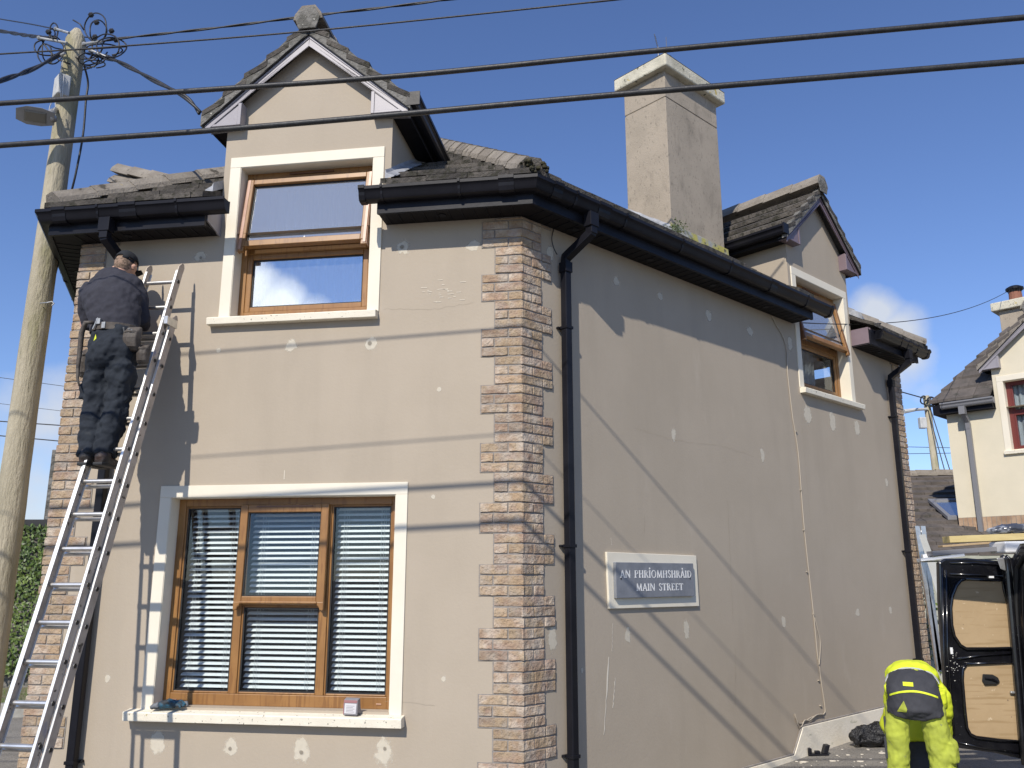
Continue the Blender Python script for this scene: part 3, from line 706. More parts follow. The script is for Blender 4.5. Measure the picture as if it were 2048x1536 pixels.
for (a, b, zt_) in ((M1+.045, u1-.075, z1-.07), (M2+.03, M1-.03, z1-.07), (u0+.075, M2-.045, z1-.07)):
    bl = MB(); n = 33; zb = z0+.10
    for i in range(n):
        z = zt_-(i+.4)*(zt_-zb)/n; tl = R_(27)
        ji = random.uniform(-.0015, .0015)
        rings = []
        for uu in (a, b): rings.append([FL(uu, -d-.125+x*math.cos(tl), z+ji+x*math.sin(tl)*-1.0+.0035*(1-(x/.02)**2)+t) for x, t in ((-.0225, 0), (-.01, 0), (.0, 0), (.01, 0), (.0225, 0), (.0225, -.0012), (0, -.0012), (-.0225, -.0012))])
        bl.sweep(rings)
    bl.box((a, -d-.145, zt_-.002), (b, -d-.105, zt_+.03), FL)
    bo = bl.build('venetian_blind', M['blind'], win)
    co = MB()
    for x in (a+(b-a)*.17, b-(b-a)*.17):
        for oo in (-.101, -.149): co.tube([FL(x, -d+oo, zb), FL(x, -d+oo, zt_)], .0011, 4)
        co.tube([FL(x+.02, -d-.098, zb+.02), FL(x+.021, -d-.098, zt_)], .0013, 4)
    co.build('blind_cord', M['cord'], win)
# ---- bays with gables
window_surround(house, FL, UL-.59, UL+.59, 3.66, 5.015, .095); reveals(house, FL, UL-.59, UL+.59, 3.675, 5.015, .14); sill(house, FL, 1.16, 2.595, 3.655, .055, .07, .12)
dwindow(house, FL, UL, M['oak'], True, 'upper golden oak window with its top sash tilted open, under the front gable', 8.5, me=M['oaksunlit'])
dormer(house, FL, UL, M['mauve'], M['mauve'], gutter_side=-1)
window_surround(house, FR, UR-.59, UR+.59, 3.66, 5.015, .095); reveals(house, FR, UR-.59, UR+.59, 3.675, 5.015, .14); sill(house, FR, UR-.68, UR+.80, 3.655, .055, .07, .12)
dwindow(house, FR, UR, M['oak'], True, 'upper oak window facing the street, top sash tilted open', 11, lower='glass', me=M['oakd'])
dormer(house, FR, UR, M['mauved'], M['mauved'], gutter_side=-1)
# ---- eaves
P = lambda F, u: F.c+F.d*u
eaves(house, [P(FK, 2.25), P(FK, 0), P(FL, 2.58)], [P(FK, 2.25), P(FK, 0), P(FL, 2.37)], [(.9, .02), (2.25+.35, .02), (2.25+.62, .15), (2.25+1.05, .02), (2.25+.0, .12), (.01, .03)])
eaves(house, [P(FL, 1.12), C2, P(FR, 4.27)], [P(FL, 1.24), C2, P(FR, 4.58)], [(.02, .05), (.18, .018), (.80, .02), (1.24+.62, .14), (1.24+.28, .02), (1.24+.9, .02), (1.24+1.7, .02), (1.24+2.5, .02), (1.24+3.3, .12), (1.24+4.0, .02), (1.24+4.55, .04), (1.17, .12), (1.31, .10)])
eaves(house, [P(FR, 5.74), P(FR, 7.16)], [P(FR, 5.85), P(FR, 7.36)], [(.03, .06), (.85, .13), (1.45, .05), (.6, .02), (1.1, .02)])
# pale box end of the far eave piece and of the near one
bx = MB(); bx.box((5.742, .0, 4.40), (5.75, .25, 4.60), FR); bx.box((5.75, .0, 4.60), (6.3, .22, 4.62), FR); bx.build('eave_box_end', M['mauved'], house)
bx = MB(); bx.prism([FL(2.585, o, z) for o, z in ((0, 4.39), (.225, 4.44), (.225, 4.60), (0, 4.75))], [FL(2.57, o, z) for o, z in ((0, 4.39), (.225, 4.44), (.225, 4.60), (0, 4.75))]); bx.build('eave_box_end', M['mauve'], house)
# ---- main roof
rm = MB(); ov = .30; zE = 4.60
corners = [K2, C2, E2, E3, K3]
dirs = []
for i in range(5):
    a = corners[i]; b = corners[(i+1) % 5]; t = (b-a).normalized(); nrm = Vector((-t.y, t.x)); dirs.append((a, t, nrm))
def dist(i, p): a, t, n_ = dirs[i]; return (p-a).dot(n_)+ov
def roofplane(i, skip, s_from, s_to, dmax, m=rm, sub=None):
    a, t, n_ = dirs[i]; O = a-n_*ov; hv = []
    for j in range(5):
        if j == i: continue
        c0 = dist(j, O)-0; gs = dist(j, O+t)-c0; gd = dist(j, O+n_)-c0
        hv.append((gs, gd-1, c0))
    tiles(m, O, t, n_, zE, s_to, dmax, TP, hv, skip, s0=s_from)
LL = 3.84
roofplane(0, [(LL-UL-.75, LL-UL+.75, 2.4)], -1, LL+1, 4.8)
roofplane(1, [(UR-.75, UR+.75, 2.4), (2.87, 3.90, .3)], -1, RE+1, 5.0)
roofplane(2, [], -1, 6.2, 5.0); roofplane(3, [], -1, 12, 5.0); roofplane(4, [], -1, 6.2, 5.0)
roof = rm.build('roof', M['tile'], house, bevel=.003)
# hips
def hip(i, j, corner, smax, m):
    a, t, n_ = dirs[i]; b, t2, n2 = dirs[j]; h = (n_+n2).normalized(); k = 1/max(.2, h.dot(n_))
    P0 = corner-h*ov*k; f = lambda s: Vector((P0.x+h.x*s, P0.y+h.y*s, zE+s*h.dot(n_)*TP+.075))
    ridge_line(m, f(.05), f(smax), w=.125, h=.07, ln=.36)
    return f
hm = MB()
fC = hip(0, 1, C2, 4.4, hm); hm.build('hip_tiles', M['ridge'], roof)
hm = MB(); fK = hip(4, 0, K2, 4.2, hm); hm.build('hip_tiles', M['ridge'], roof)
hm = MB(); hip(1, 2, E2, 3.2, hm); hm.build('hip_tiles', M['ridge'], roof)
e = MB(); q = fC(.06); 
for i in range(34): e.ball(q+Vector((random.uniform(-.12, .12), random.uniform(-.07, .05), random.uniform(-.09, .02))), random.uniform(.012, .026), 6)
e.build('moss_clump', M['moss'], roof, smooth=True)
# stub of the rear ridge seen over the left hip
rr = MB(); a_, b_ = at(238, 341, 9.6), at(345, 362, 9.3); ridge_line(rr, a_, b_, .12, .08, .36); ridge_line(rr, a_-Vector((0, 0, .16)), b_-Vector((0, 0, .13)), .15, .08, .5)
rr.prism([a_-Vector((0.02, 0, .1)), b_-Vector((0, 0, .1)), b_+Vector((.3, 0, -.5)), a_+Vector((-.12, 0, -.35))], [q_+Vector((0, .3, 0)) for q_ in (a_-Vector((0.02, 0, .1)), b_-Vector((0, 0, .1)), b_+Vector((.3, 0, -.5)), a_+Vector((-.12, 0, -.35)))])
rr.build('rear_ridge', M['ridge'], roof)
# lead where roof meets the bays
ld = MB()
for (F, uu, s) in ((FL, UL-.745, -1), (FR, UR+.745, 1), (FL, UL+.745, 1)):
    n = 8; r = []
    for i in range(n+1):
        dd = -.16+i*.12; z = 4.60+(dd+.30)*TP+.06+random.uniform(-.004, .006)
        r.append([F(uu, -dd, z+.06), F(uu+s*.012, -dd, z+.03), F(uu+s*(.07+random.uniform(-.01, .012)), -dd, z), F(uu+s*.07, -dd, z-.008), F(uu, -dd, z-.02)])
    ld.sweep(r)
ld.build_each('lead_flashing', M['lead'], roof)
# ---- chimney
ch = MB(); cu0, cu1, cd0, cd1 = 2.865, 3.915, .60, 1.20
ch.box((cu0, -cd1, 5.0), (cu1, -cd0, 6.955), FR); ch.box((cu0+.006, -cd1+.006, 6.955), (cu1-.006, -cd0-.006, 6.972), FR); ch.box((cu0, -cd1, 6.972), (cu1, -cd0, 7.30), FR)
cho = ch.build('chimney', M['chim'], house, bevel=.006)
cc = MB(); cc.box((cu0-.085, -cd1-.085, 7.30), (cu1+.085, -cd0+.085, 7.455), FR)
cc.add([FR(cu0-.085, -cd0+.085, 7.455), FR(cu1+.085, -cd0+.085, 7.455), FR(cu1+.085, -cd1-.085, 7.455), FR(cu0-.085, -cd1-.085, 7.455), FR(cu0+.2, -.8, 7.52), FR(cu1-.2, -.8, 7.52), FR(cu1-.2, -1.0, 7.52), FR(cu0+.2, -1.0, 7.52)], [(0, 1, 5, 4), (1, 2, 6, 5), (2, 3, 7, 6), (3, 0, 4, 7), (4, 5, 6, 7)])
cc.build('chimney_cap', M['capstone'], cho, bevel=.018)
f1 = MB(); n = 10; r = []
for i in range(n+1):
    u = cu0-.02+(cu1-cu0+.04)*i/n; r.append([FR(u, -cd0+.004, 5.40+random.uniform(-.008, .008)), FR(u, -cd0+.035, 5.375), FR(u, -cd0+.05, 5.13), FR(u, -cd0-.01, 5.13)])
f1.sweep(r); f1.build('front_flashing', M['lichenlead'], cho)
f1 = MB(); r = []
for i in range(n+1):
    dd = cd0-.03+(cd1-cd0+.05)*i/n; z = 4.60+(dd+.3)*TP; r.append([FR(cu0-.004, -dd, z+.20+random.uniform(-.006, .006)), FR(cu0-.03, -dd, z+.17), FR(cu0-.045, -dd, z-.02), FR(cu0+.01, -dd, z-.02)])
f1.sweep(r); f1.build('side_flashing', M['lead'], cho)
pt = MB(); c0 = FR(3.25, -.88, 7.50); pt.tube([c0, c0+Vector((0, 0, .16))], [.10, .09], 16); pt.build('chimney_pot', M['terracotta'], cho, smooth=False)
cw = MB(); c0 = c0+Vector((0, 0, .17)); cw.tube([c0, c0+Vector((0, 0, .04)), c0+Vector((0, 0, .09)), c0+Vector((0, 0, .12))], [.105, .105, .11, .06], 16)
c1 = FR(3.62, -.80, 7.50); cw.tube([c1, c1+Vector((0, 0, .08)), c1+Vector((0, 0, .10))], [.09, .10, .05], 16)
cw.build('cowl', M['pvc'], cho)
ae = MB(); a0 = at(1316, 97, 9.45); ae.tube([a0-Vector((0, 0, .3)), a0+Vector((0, 0, .02))], .008, 6); ae.build('aerial_mast', M['galv'], cho)
ae = MB(); t0 = a0+Vector((0, 0, .0)); t1 = at(1309, 68, 9.45); ae.tube([t0, t1], .004, 5)
for i in range(1, 8):
    p = t0.lerp(t1, i/8); ae.tube([p+Vector((-.02, -.03, 0)), p+Vector((.02, .03, 0))], .002, 4)
t2 = at(1332, 74, 9.45); ae.tube([t2, t2-Vector((0, 0, .3))], .0035, 5); ae.build('aerial', M['cable'], cho)
# ---- downpipes: outlet, swan neck, square pipe, clips
def downpipe(F, up, uo, zbot, clips, lab):
    m_ = MB(); r = .042
    m_.box((uo-.05, .262, 4.36), (uo+.05, .345, 4.48), F); m_.box((uo-.036, .27, 4.30), (uo+.036, .338, 4.365), F)
    m_.tube([F(uo, .303, 4.37), F(uo, .303, 4.31), F(up, .065, 4.15), F(up, .062, 4.08)], [.045, .048, .048, .048], 4, rot=math.pi/4, ref=tuple(F(1, 0, 0)-F(0, 0, 0)))
    m_.box((up-.040, .022, 4.02), (up+.040, .102, 4.11), F)
    o = m_.build('downpipe', M['pvc'], house, bevel=.004); o['label'] = lab
    p = MB(); p.box((up-.0325, .028, zbot), (up+.0325, .093, 4.05), F); p.build('pipe_length', M['pvc'], o, bevel=.008)
    k = MB()
    for z in clips:
        k.box((up-.040, .024, z-.012), (up+.040, .099, z+.012), F); k.box((up-.058, .0, z-.009), (up+.058, .024, z+.009), F); k.tube([F(up+.055, .0, z), F(up+.055, .035, z)], .006, 6); k.tube([F(up-.055, .0, z), F(up-.055, .035, z)], .006, 6)
    k.build('pipe_clip', M['pvc'], o, bevel=.002)
downpipe(FR, .442, .495, -.1, (3.55, 1.82, .33), 'black square downpipe beside the near corner')
downpipe(FR, 6.66, 6.70, .0, (3.62, 1.9, .6), 'black square downpipe at the far end of the side wall')
downpipe(FL, 3.37, 3.42, -.3, (3.0, .25), 'black square downpipe behind the ladder')
# ---- filler daubs, scratches, cracks
k = .01
for (u, z, ru, rz) in ((2.741, 4.225, .06, .05), (2.505, 3.394, .022, .025), (1.881, 3.406, .055, .06), (1.211, 3.398, .06, .06), (.972, 4.197, .06, .07), (.385, 4.173, .07, .05), (2.735, .394, .07, .09), (2.154, .376, .06, .07), (1.612, .375, .07, .10), (.996, .376, .07, .11), (3.192, .836, .025, .03), (.649, 3.005, .02, .02), (.678, 2.177, .02, .02), (.573, .878, .02, .02)):
    patch(FL, u, z, ru, rz, 'filler_patch', M['filler'], house)
for (u, z, ru, rz) in ((.322, 4.174, .045, .07), (.305, 1.155, .05, .11), (1.155, 4.142, .045, .045), (1.791, 4.152, .045, .045), (2.58, 4.137, .06, .07), (3.343, 4.125, .07, .06), (4.177, 4.142, .06, .10), (1.908, 2.857, .04, .07), (3.426, 2.811, .05, .08), (4.452, 3.376, .10, .12), (5.042, 3.363, .09, .13), (5.672, 3.367, .09, .10), (1.169, 1.133, .04, .07), (1.965, 1.147, .05, .09), (3.612, 1.152, .05, .07), (5.244, 1.193, .06, .05), (6.114, 1.197, .05, .05), (6.362, 2.746, .05, .06), (.62, .9, .02, .03)):
    patch(FR, u, z, ru, rz, 'filler_patch', M['filler'], house)
for (u, z) in ((.98, 4.20), (2.73, 4.21), (1.22, 3.40), (1.61, .36), (.99, .40), (2.16, .37)): patch(FL, u, z, .018, .02, 'screw_hole', M['dirtp'], house, .006)
sc = MB()
def streak(F, pts, w=.004):
    r = []
    for i, (u, z) in enumerate(pts):
        ww = w*(.4+random.random()); r.append([F(u-ww, .003, z), F(u+ww, .003, z)])
    return r
def wob(a, b, n, j): return [(a[0]+(b[0]-a[0])*i/n+random.uniform(-j, j), a[1]+(b[1]-a[1])*i/n) for i in range(n+1)]
for a, b, w in (((.93, .98), (.85, .42), .006), ((1.0, .82), (.96, .60), .004), ((.985, 1.23), (.97, 1.02), .002), ((1.0, 1.84), (.99, 1.9), .002)):
    sc.sweep(streak(FR, wob(a, b, 14, .004), w), closed=False, cap=False)
for i in range(26):
    u = .60+random.gauss(0, .10); z = 3.80+random.gauss(0, .055); l_ = random.uniform(.01, .05); sc.sweep(streak(FL, wob((u, z), (u+l_, z+random.uniform(-.004, .004)), 4, 0), .0012) if False else [[FL(u+l_*t/4, .003, z+random.uniform(0, .002)), FL(u+l_*t/4, .003, z-.0025)] for t in range(5)], closed=False, cap=False)
sc.sweep([[FL(1.872, .003, 2.40), FL(1.868, .003, 2.40)], [FL(1.872, .003, 2.33), FL(1.867, .003, 2.33)]], closed=False, cap=False)
sc.build_each('pale_scratch', M['scratch'], house, fixn=False)
ck = MB()
for a, b in (((2.73, 2.3), (2.70, 1.2)), ((2.72, .95), (2.66, .45)), ((1.44, 2.1), (1.43, 1.95)), ((4.3, 3.2), (4.32, 2.1))): ck.sweep(streak(FR, wob(a, b, 30, .005), .0013), closed=False, cap=False)
def hcrack(F, pts, j=.012, w=.0008):
    r = []
    for i in range(len(pts)-1):
        for t in range(12):
            u = pts[i][0]+(pts[i+1][0]-pts[i][0])*t/12; z = pts[i][1]+(pts[i+1][1]-pts[i][1])*t/12+random.uniform(-j, j)*.5; r.append([F(u, .003, z), F(u, .003, z-w-random.random()*w)])
    ck.sweep(r, closed=False, cap=False)
hcrack(FR, [(1.35, 2.85), (1.9, 2.80), (2.7, 2.83), (3.3, 2.78)]); hcrack(FL, [(1.12, 3.68), (.7, 3.66), (.35, 3.70)]); hcrack(FL, [(1.0, .72), (.6, .70)])
ck.build_each('hairline_crack', M['crack'], house, fixn=False)
patch(FR, 5.64, .02, .045, .14, 'red_paint_mark', M['redp'], house, .034)
# ---- small cable clipped down the street wall
kb = MB()
pts = [(3.80, 4.39), (3.885, 4.30), (4.003, 4.199), (4.07, 4.05), (4.055, 3.787), (4.09, 3.315), (4.12, 3.142), (4.158, 2.826), (4.16, 2.074), (4.215, 1.207), (4.23, .80), (4.25, .70), (4.263, .546), (4.30, .27), (4.27, .22), (4.185, .213), (3.998, .209), (3.822, .177), (3.74, .19), (3.70, .235), (3.688, .275)]
def smooth_pts(p, n=6):
    o = []
    for i in range(len(p)-1):
        p0 = Vector(p[max(i-1, 0)]); p1 = Vector(p[i]); p2 = Vector(p[i+1]); p3 = Vector(p[min(i+2, len(p)-1)])
        for t in range(n):
            t_ = t/n; o.append(.5*((2*p1)+(-p0+p2)*t_+(2*p0-5*p1+4*p2-p3)*t_**2+(-p0+3*p1-3*p2+p3)*t_**3))
    o.append(Vector(p[-1])); return o
kb.tube([FR(q[0], .010, q[1]) for q in smooth_pts([(a, b, 0) for a, b in pts])], .0055, 6)
kb.tube([FR(q[0], .018, q[1]) for q in smooth_pts([(4.218, 1.17, 0), (4.26, 1.05, 0), (4.295, .93, 0), (4.27, .80, 0), (4.235, .70, 0)])], .005, 6)
kb.tube([FR(q[0], .020, q[1]) for q in smooth_pts([(4.25, .215, 0), (4.1, .225, 0), (3.95, .19, 0), (3.85, .20, 0), (3.78, .15, 0), (3.72, .17, 0), (3.69, .24, 0)])], .005, 6)
for z in (3.14, 2.5, 2.074, 1.64, 1.207, .546, .30): kb.box((4.205 if z < 1.3 else 4.14, .0, z-.004), (4.235 if z < 1.3 else 4.165, .016, z+.004), FR)
o = kb.build('wall_cable', M['wallcable'], org=FR(4.15, 0, 2.2)); autosmooth(o); setp(o, 'thin beige cable clipped down the side wall and curling above the plinth', 'cable')
kb = MB(); kb.tube([FR(q[0], q[2], q[1]) for q in smooth_pts([(.36, 4.40, .01), (.325, 4.30, .02), (.335, 4.22, .03), (.375, 4.17, .03)])], .004, 6); kb.build('loose_wire', M['cable'], house)
# ---- street sign
sg = empty('street_sign', FR(1.53, .02, 1.33), 'grey slate street name plate on a cream board on the side wall', 'sign')
b = MB(); b.prism([FR(u, .022, z) for u, z in ((.915, 1.785), (2.140, 1.775), (2.150, 1.335), (.930, 1.343))], [FR(u, -.0, z) for u, z in ((.915, 1.785), (2.140, 1.775), (2.150, 1.335), (.930, 1.343))]); b.build('backboard', M['cream'], sg, bevel=.004)
b = MB(); pu0, pu1, pz0, pz1 = .985, 2.045, 1.424, 1.705; b.box((pu0, .0225, pz0), (pu1, .052, pz1), FR); b.build('name_plate', M['slate'], sg, bevel=.003)
b = MB(); [b.tube([FR(u, .052, 1.575), FR(u, .055, 1.575)], .007, 10) for u in (pu0+.06, pu1-.06)]; b.build('fixing_screw', M['hole'], sg)
TH, TN = .15, .07
def arc(cx, cy, rx, ry, a0, a1, n=10): return [(cx+rx*math.cos(R_(a0+(a1-a0)*i/n)), cy+ry*math.sin(R_(a0+(a1-a0)*i/n))) for i in range(n+1)]
GL = {'A': (.78, [([(.08, 0), (.38, 1)], TN), ([(.38, 1), (.70, 0)], TH), ([(.2, .34), (.58, .34)], TN)], [(.0, .18), (.58, .84)]),
      'N': (.86, [([(.12, 0), (.12, 1)], TN), ([(.12, 1), (.76, 0)], TH), ([(.76, 0), (.76, 1)], TN)], [(.02, .24, 0)]),
      'P': (.66, [([(.16, 0), (.16, 1)], TH), (arc(.3, .74, .28, .24, 90, -90), TN), ([(.16, .98), (.32, .98)], TN), ([(.16, .5), (.32, .5)], TN)], [(.02, .32, 0)]),
      'H': (.84, [([(.16, 0), (.16, 1)], TH), ([(.68, 0), (.68, 1)], TH), ([(.16, .52), (.68, .52)], TN)], [(.04, .28, 0), (.56, .80, 0), (.04, .28, 1), (.56, .80, 1)]),
      'R': (.76, [([(.16, 0), (.16, 1)], TH), (arc(.3, .76, .24, .22, 90, -90), TN), ([(.16, .98), (.32, .98)], TN), ([(.16, .53), (.32, .53)], TN), ([(.34, .54), (.70, 0)], TH)], [(.02, .32, 0)]),
      'I': (.34, [([(.17, 0), (.17, 1)], TH)], [(.03, .31, 0), (.03, .31, 1)]),
      'O': (.92, [(arc(.46, .5, .36, .5, 0, 360, 28), .10)], []),
      'M': (1.02, [([(.14, 0), (.18, 1)], TN), ([(.18, 1), (.50, .05)], TH), ([(.50, .05), (.82, 1)], TN), ([(.82, 1), (.88, 0)], TH)], [(.04, .26, 0), (.78, .99, 0)]),
      'S': (.58, [([(.48, .84), (.38, .98), (.24, 1.0), (.12, .9), (.11, .74), (.22, .6), (.4, .46), (.5, .32), (.48, .12), (.34, 0), (.2, .02), (.09, .18)], .10)], []),
      'D': (.84, [([(.16, 0), (.16, 1)], TH), (arc(.3, .5, .44, .48, 90, -90, 16), .09), ([(.16, .98), (.32, .98)], TN), ([(.16, .02), (.32, .02)], TN)], []),
      'T': (.72, [([(.36, 0), (.36, 1)], TH), ([(.04, .97), (.68, .97)], TN), ([(.05, .97), (.05, .82)], TN), ([(.67, .97), (.67, .82)], TN)], [(.24, .48, 0)]),
      'E': (.66, [([(.16, 0), (.16, 1)], TH), ([(.04, .97), (.56, .97)], TN), ([(.04, .03), (.60, .03)], TN), ([(.16, .52), (.46, .52)], TN), ([(.56, .97), (.56, .82)], TN), ([(.60, .03), (.60, .2)], TN)], [])}
def text(mb, s, uL, uR, zb, h, o):
    wds = [(.62 if c == ' ' else GL[c.strip('.')][0]+.09) for c in s]; k = (uR-uL)/sum(wds); x = uL
    for c, wd in zip(s, wds):
        if c != ' ':
            _, st, sf = GL[c]
            for pts, w in st:
                for i in range(len(pts)-1):
                    a = Vector((pts[i][0]*k, pts[i][1]*h)); b = Vector((pts[i+1][0]*k, pts[i+1][1]*h)); t = (b-a).normalized(); n = Vector((-t.y, t.x))*w*k*.5; e = t*w*k*.12
                    q = [a+n-e, a-n-e, b-n+e, b+n+e]; mb.prism([FR(x+v.x, o+.002, zb+v.y) for v in q], [FR(x+v.x, o, zb+v.y) for v in q])
            for f in sf:
                yy = 0 if len(f) == 2 or f[2] == 0 else 1
                mb.box((x+f[0]*k, o, zb+(yy*h)-(.006 if yy else 0)), (x+f[1]*k, o+.0021, zb+yy*h+(.0 if yy else .006)), FR)
        x += wd*k
    return k
tx = MB(); k1 = text(tx, 'AN PHRIOMHSHRAID', 1.035, 2.015, 1.583, .058, .0522); tx2 = MB(); text(tx2, 'MAIN STREET', 1.235, 1.885, 1.478, .056, .0522); tx2.build('lettering', M['letter'], sg)
W1 = [(.62 if c == ' ' else GL[c][0]+.09) for c in 'AN PHRIOMHSHRAID']; xI = 1.035+(sum(W1[:6])+.17)*k1; xA = 1.035+(sum(W1[:13])+.38)*k1
for x in (xI, xA): tx.tube([FR(x, .0522, 1.657), FR(x, .0545, 1.657)], .008, 10)
tx.build('lettering', M['letter'], sg, fixn=True)
# ================================================================ helpers for soft bodies
def cloudtex(sc, ty='CLOUDS'):
    t = bpy.data.textures.new('folds', ty); t.noise_scale = sc
    if ty == 'CLOUDS': t.noise_depth = 2
    return t
TX = {k: cloudtex(k) for k in (.02, .045, .10, .2)}
def soft(mb, name, m, parent, vox=.012, sm=4, folds=(), label=None, kind='mesh'):
    o = mb.build(name, m, parent, smooth=True)
    r = o.modifiers.new('remesh', 'REMESH'); r.mode = 'VOXEL'; r.voxel_size = vox; r.use_smooth_shade = True
    if sm: s_ = o.modifiers.new('smooth', 'SMOOTH'); s_.iterations = sm; s_.factor = .5
    for sc, st in folds:
        d_ = o.modifiers.new('folds', 'DISPLACE'); d_.texture = TX[sc]; d_.strength = st; d_.mid_level = .5; d_.texture_coords = 'GLOBAL'
    if label: o['label'] = label
    return o
def band(mb, F, cu, co, z, ru, ro, h, t=.006, tu=0., to=0., n=28, a0=0, a1=360):
    rings = []
    full = (a1-a0) >= 360
    for i in range(n+1):
        a = R_(a0+(a1-a0)*i/n); cx, sx = math.cos(a), math.sin(a); zz = z+tu*cx+to*sx
        rings.append([F(cu+(ru+q)*cx, co+(ro+q)*sx, zz+p) for q, p in ((0, -h/2), (t, -h/2), (t, h/2), (0, h/2))])
    mb.sweep(rings, cap=not full)
def hand(mb, T, s=1.0, curl=.9, side=1):
    """palm + five fingers; T(x,y,z): x across the palm, y towards the fingertips, z out of the back of the hand"""
    mb.tube([T(0, -.01*s, 0), T(0, .04*s, 0), T(0, .085*s, -.004)], [(.026*s, .017*s), (.040*s, .016*s), (.038*s, .013*s)], 10, ref=tuple((T(1, 0, 0)-T(0, 0, 0))))
    for i, (x, L, r) in enumerate(((-.030, .070, .0085), (-.010, .080, .009), (.011, .074, .0088), (.031, .058, .0075))):
        p = [Vector((x, .080, 0))]; a = .15
        for k in range(3):
            a += curl*(.35+.12*i*.3+.25*k*.5); l_ = L*(.45, .32, .25)[k]; q = p[-1]; p.append(Vector((x*(1+.06*k), q.y+l_*math.cos(a), q.z-l_*math.sin(a))))
        mb.tube([T(*(q*s)) for q in p], [r*s, r*s*.96, r*s*.88, r*s*.7], 8)
    x = -.036*side*1.0
    mb.tube([T(*(Vector(q)*s)) for q in ((x*.8, .015, -.004), (x*1.45, .042, -.012), (x*1.6, .066, -.026), (x*1.4, .086, -.038))], [.012*s, .0115*s, .010*s, .008*s], 8)
def frame3(c, ex, ey):
    c = Vector(c); ex = Vector(ex).normalized(); ey = Vector(ey); ey = (ey-ex*ey.dot(ex)).normalized(); ez = ex.cross(ey)
    return lambda x, y, z: c+ex*x+ey*y+ez*z
# ================================================================ ladder
def lo(z): return .045+.30*(4.10-z)                      # stand-off of the ladder's back edge from the wall
lad = empty('extension_ladder', FL(2.97, lo(-.3)+.05, -.36), 'long aluminium extension ladder leaning on the front wall, a man standing on it', 'ladder')
def stile(u, front, zt, zb, name='stile', lab=None):
    mb = MB(); w = .017; dp = .076
    s_ = 1 if u > 2.97 else -1                              # channel opens inwards; web faces outwards
    def L3(x, y, z): return FL(u+x, lo(z)+front+y, z)
    web = MB(); web.box((-.0022 if s_ < 0 else .0022*-1, 0, zb), (.0022, dp, zt), L3)
    fl = MB(); x1 = w*(1 if s_ < 0 else -1)
    a, b = sorted((0.0023*(1 if s_ < 0 else -1), x1))
    fl.box((a if s_ > 0 else -.0024, dp-.004, zb), (b if s_ < 0 else .0024, dp+.0005, zt), L3); fl.box((a, 0, zb), (b, .004, zt), L3)
    # rounded plastic-free top : clipped corner
    top = MB(); top.prism([L3(-.004, y, z) for y, z in ((0, zt), (dp, zt), (dp, zt+.035), (.045, zt+.075), (.02, zt+.075), (0, zt+.045))], [L3(.004, y, z) for y, z in ((0, zt), (dp, zt), (dp, zt+.035), (.045, zt+.075), (.02, zt+.075), (0, zt+.045))])
    web.v += []; k = len(web.v); web.v += top.v; web.f += [tuple(i+k for i in f) for f in top.f]; web.m += top.m
    o = web.build(name, M['aludirt'], lad)
    fl.build('stile_flange', M['aluedge'], o, bevel=.0015)
    hb = MB()
    z = 3.93-.239*(0 if front > .05 else 2)-(.0 if front > .05 else .03)
    while z > max(zb, -.2):
        c = L3(-.004*(1 if s_ < 0 else -1), .033, z); t = (FL(1, 0, 0)-FL(0, 0, 0))*(.003 if s_ > 0 else -.003)
        hb.tube([c-t*.2, c+t], .0145, 12)
        z -= .239
    hb.build_each('rung_socket', M['hole'], o)
    bt = MB(); zz = 3.93-.239*(0 if front > .05 else 2)-(.0 if front > .05 else .03)
    while zz > max(zb, -.2):
        c = L3(-.004*(1 if s_ < 0 else -1), .033, zz); t = (FL(1, 0, 0)-FL(0, 0, 0))*(.0045 if s_ > 0 else -.0045)
        r1 = [c+t*.9+Vector((0, math.cos(a)*.0, 0)) for a in (0,)]
        bt.tube([c, c+t], .019, 14, cap=False); zz -= .239
    bt.build_each('socket_rim', M['alu'], o)
    return o
FRT = .072
stile(2.800, FRT, 4.03, -.25); stile(3.085, FRT, 4.03, -.25)
stile(2.775, 0, 3.56, -.36); stile(3.150, 0, 3.56, -.36)
for k in range(18):
    z = 3.93-.239*k
    for f, ua, ub, dz, zt in ((FRT, 2.803, 3.082, 0, 9), (0, 2.778, 3.147, -.03, 3.5)):
        if z+dz > zt or z < -.2: continue
        zz = z+dz; mb = MB(); o1 = lo(zz)+f+.033
        mb.tube([FL(ua, o1, zz), FL(ub, o1, zz)], (.0155, .0155), 10, rot=.3) if False else mb.tube([FL(ua, o1, zz), FL(ub, o1, zz)], .0155, 10, rot=.3)
        mb.build('rung', M['alu'], lad, smooth=False, bevel=.002)
mb = MB(); z = 3.56
for u in (2.787, 3.118): mb.box((u-.022, lo(z)-.005, z-.03), (u+.022, lo(z)+FRT+.07, z+.035), FL)
mb.build_each('section_bracket', M['alu'], lad, bevel=.003)
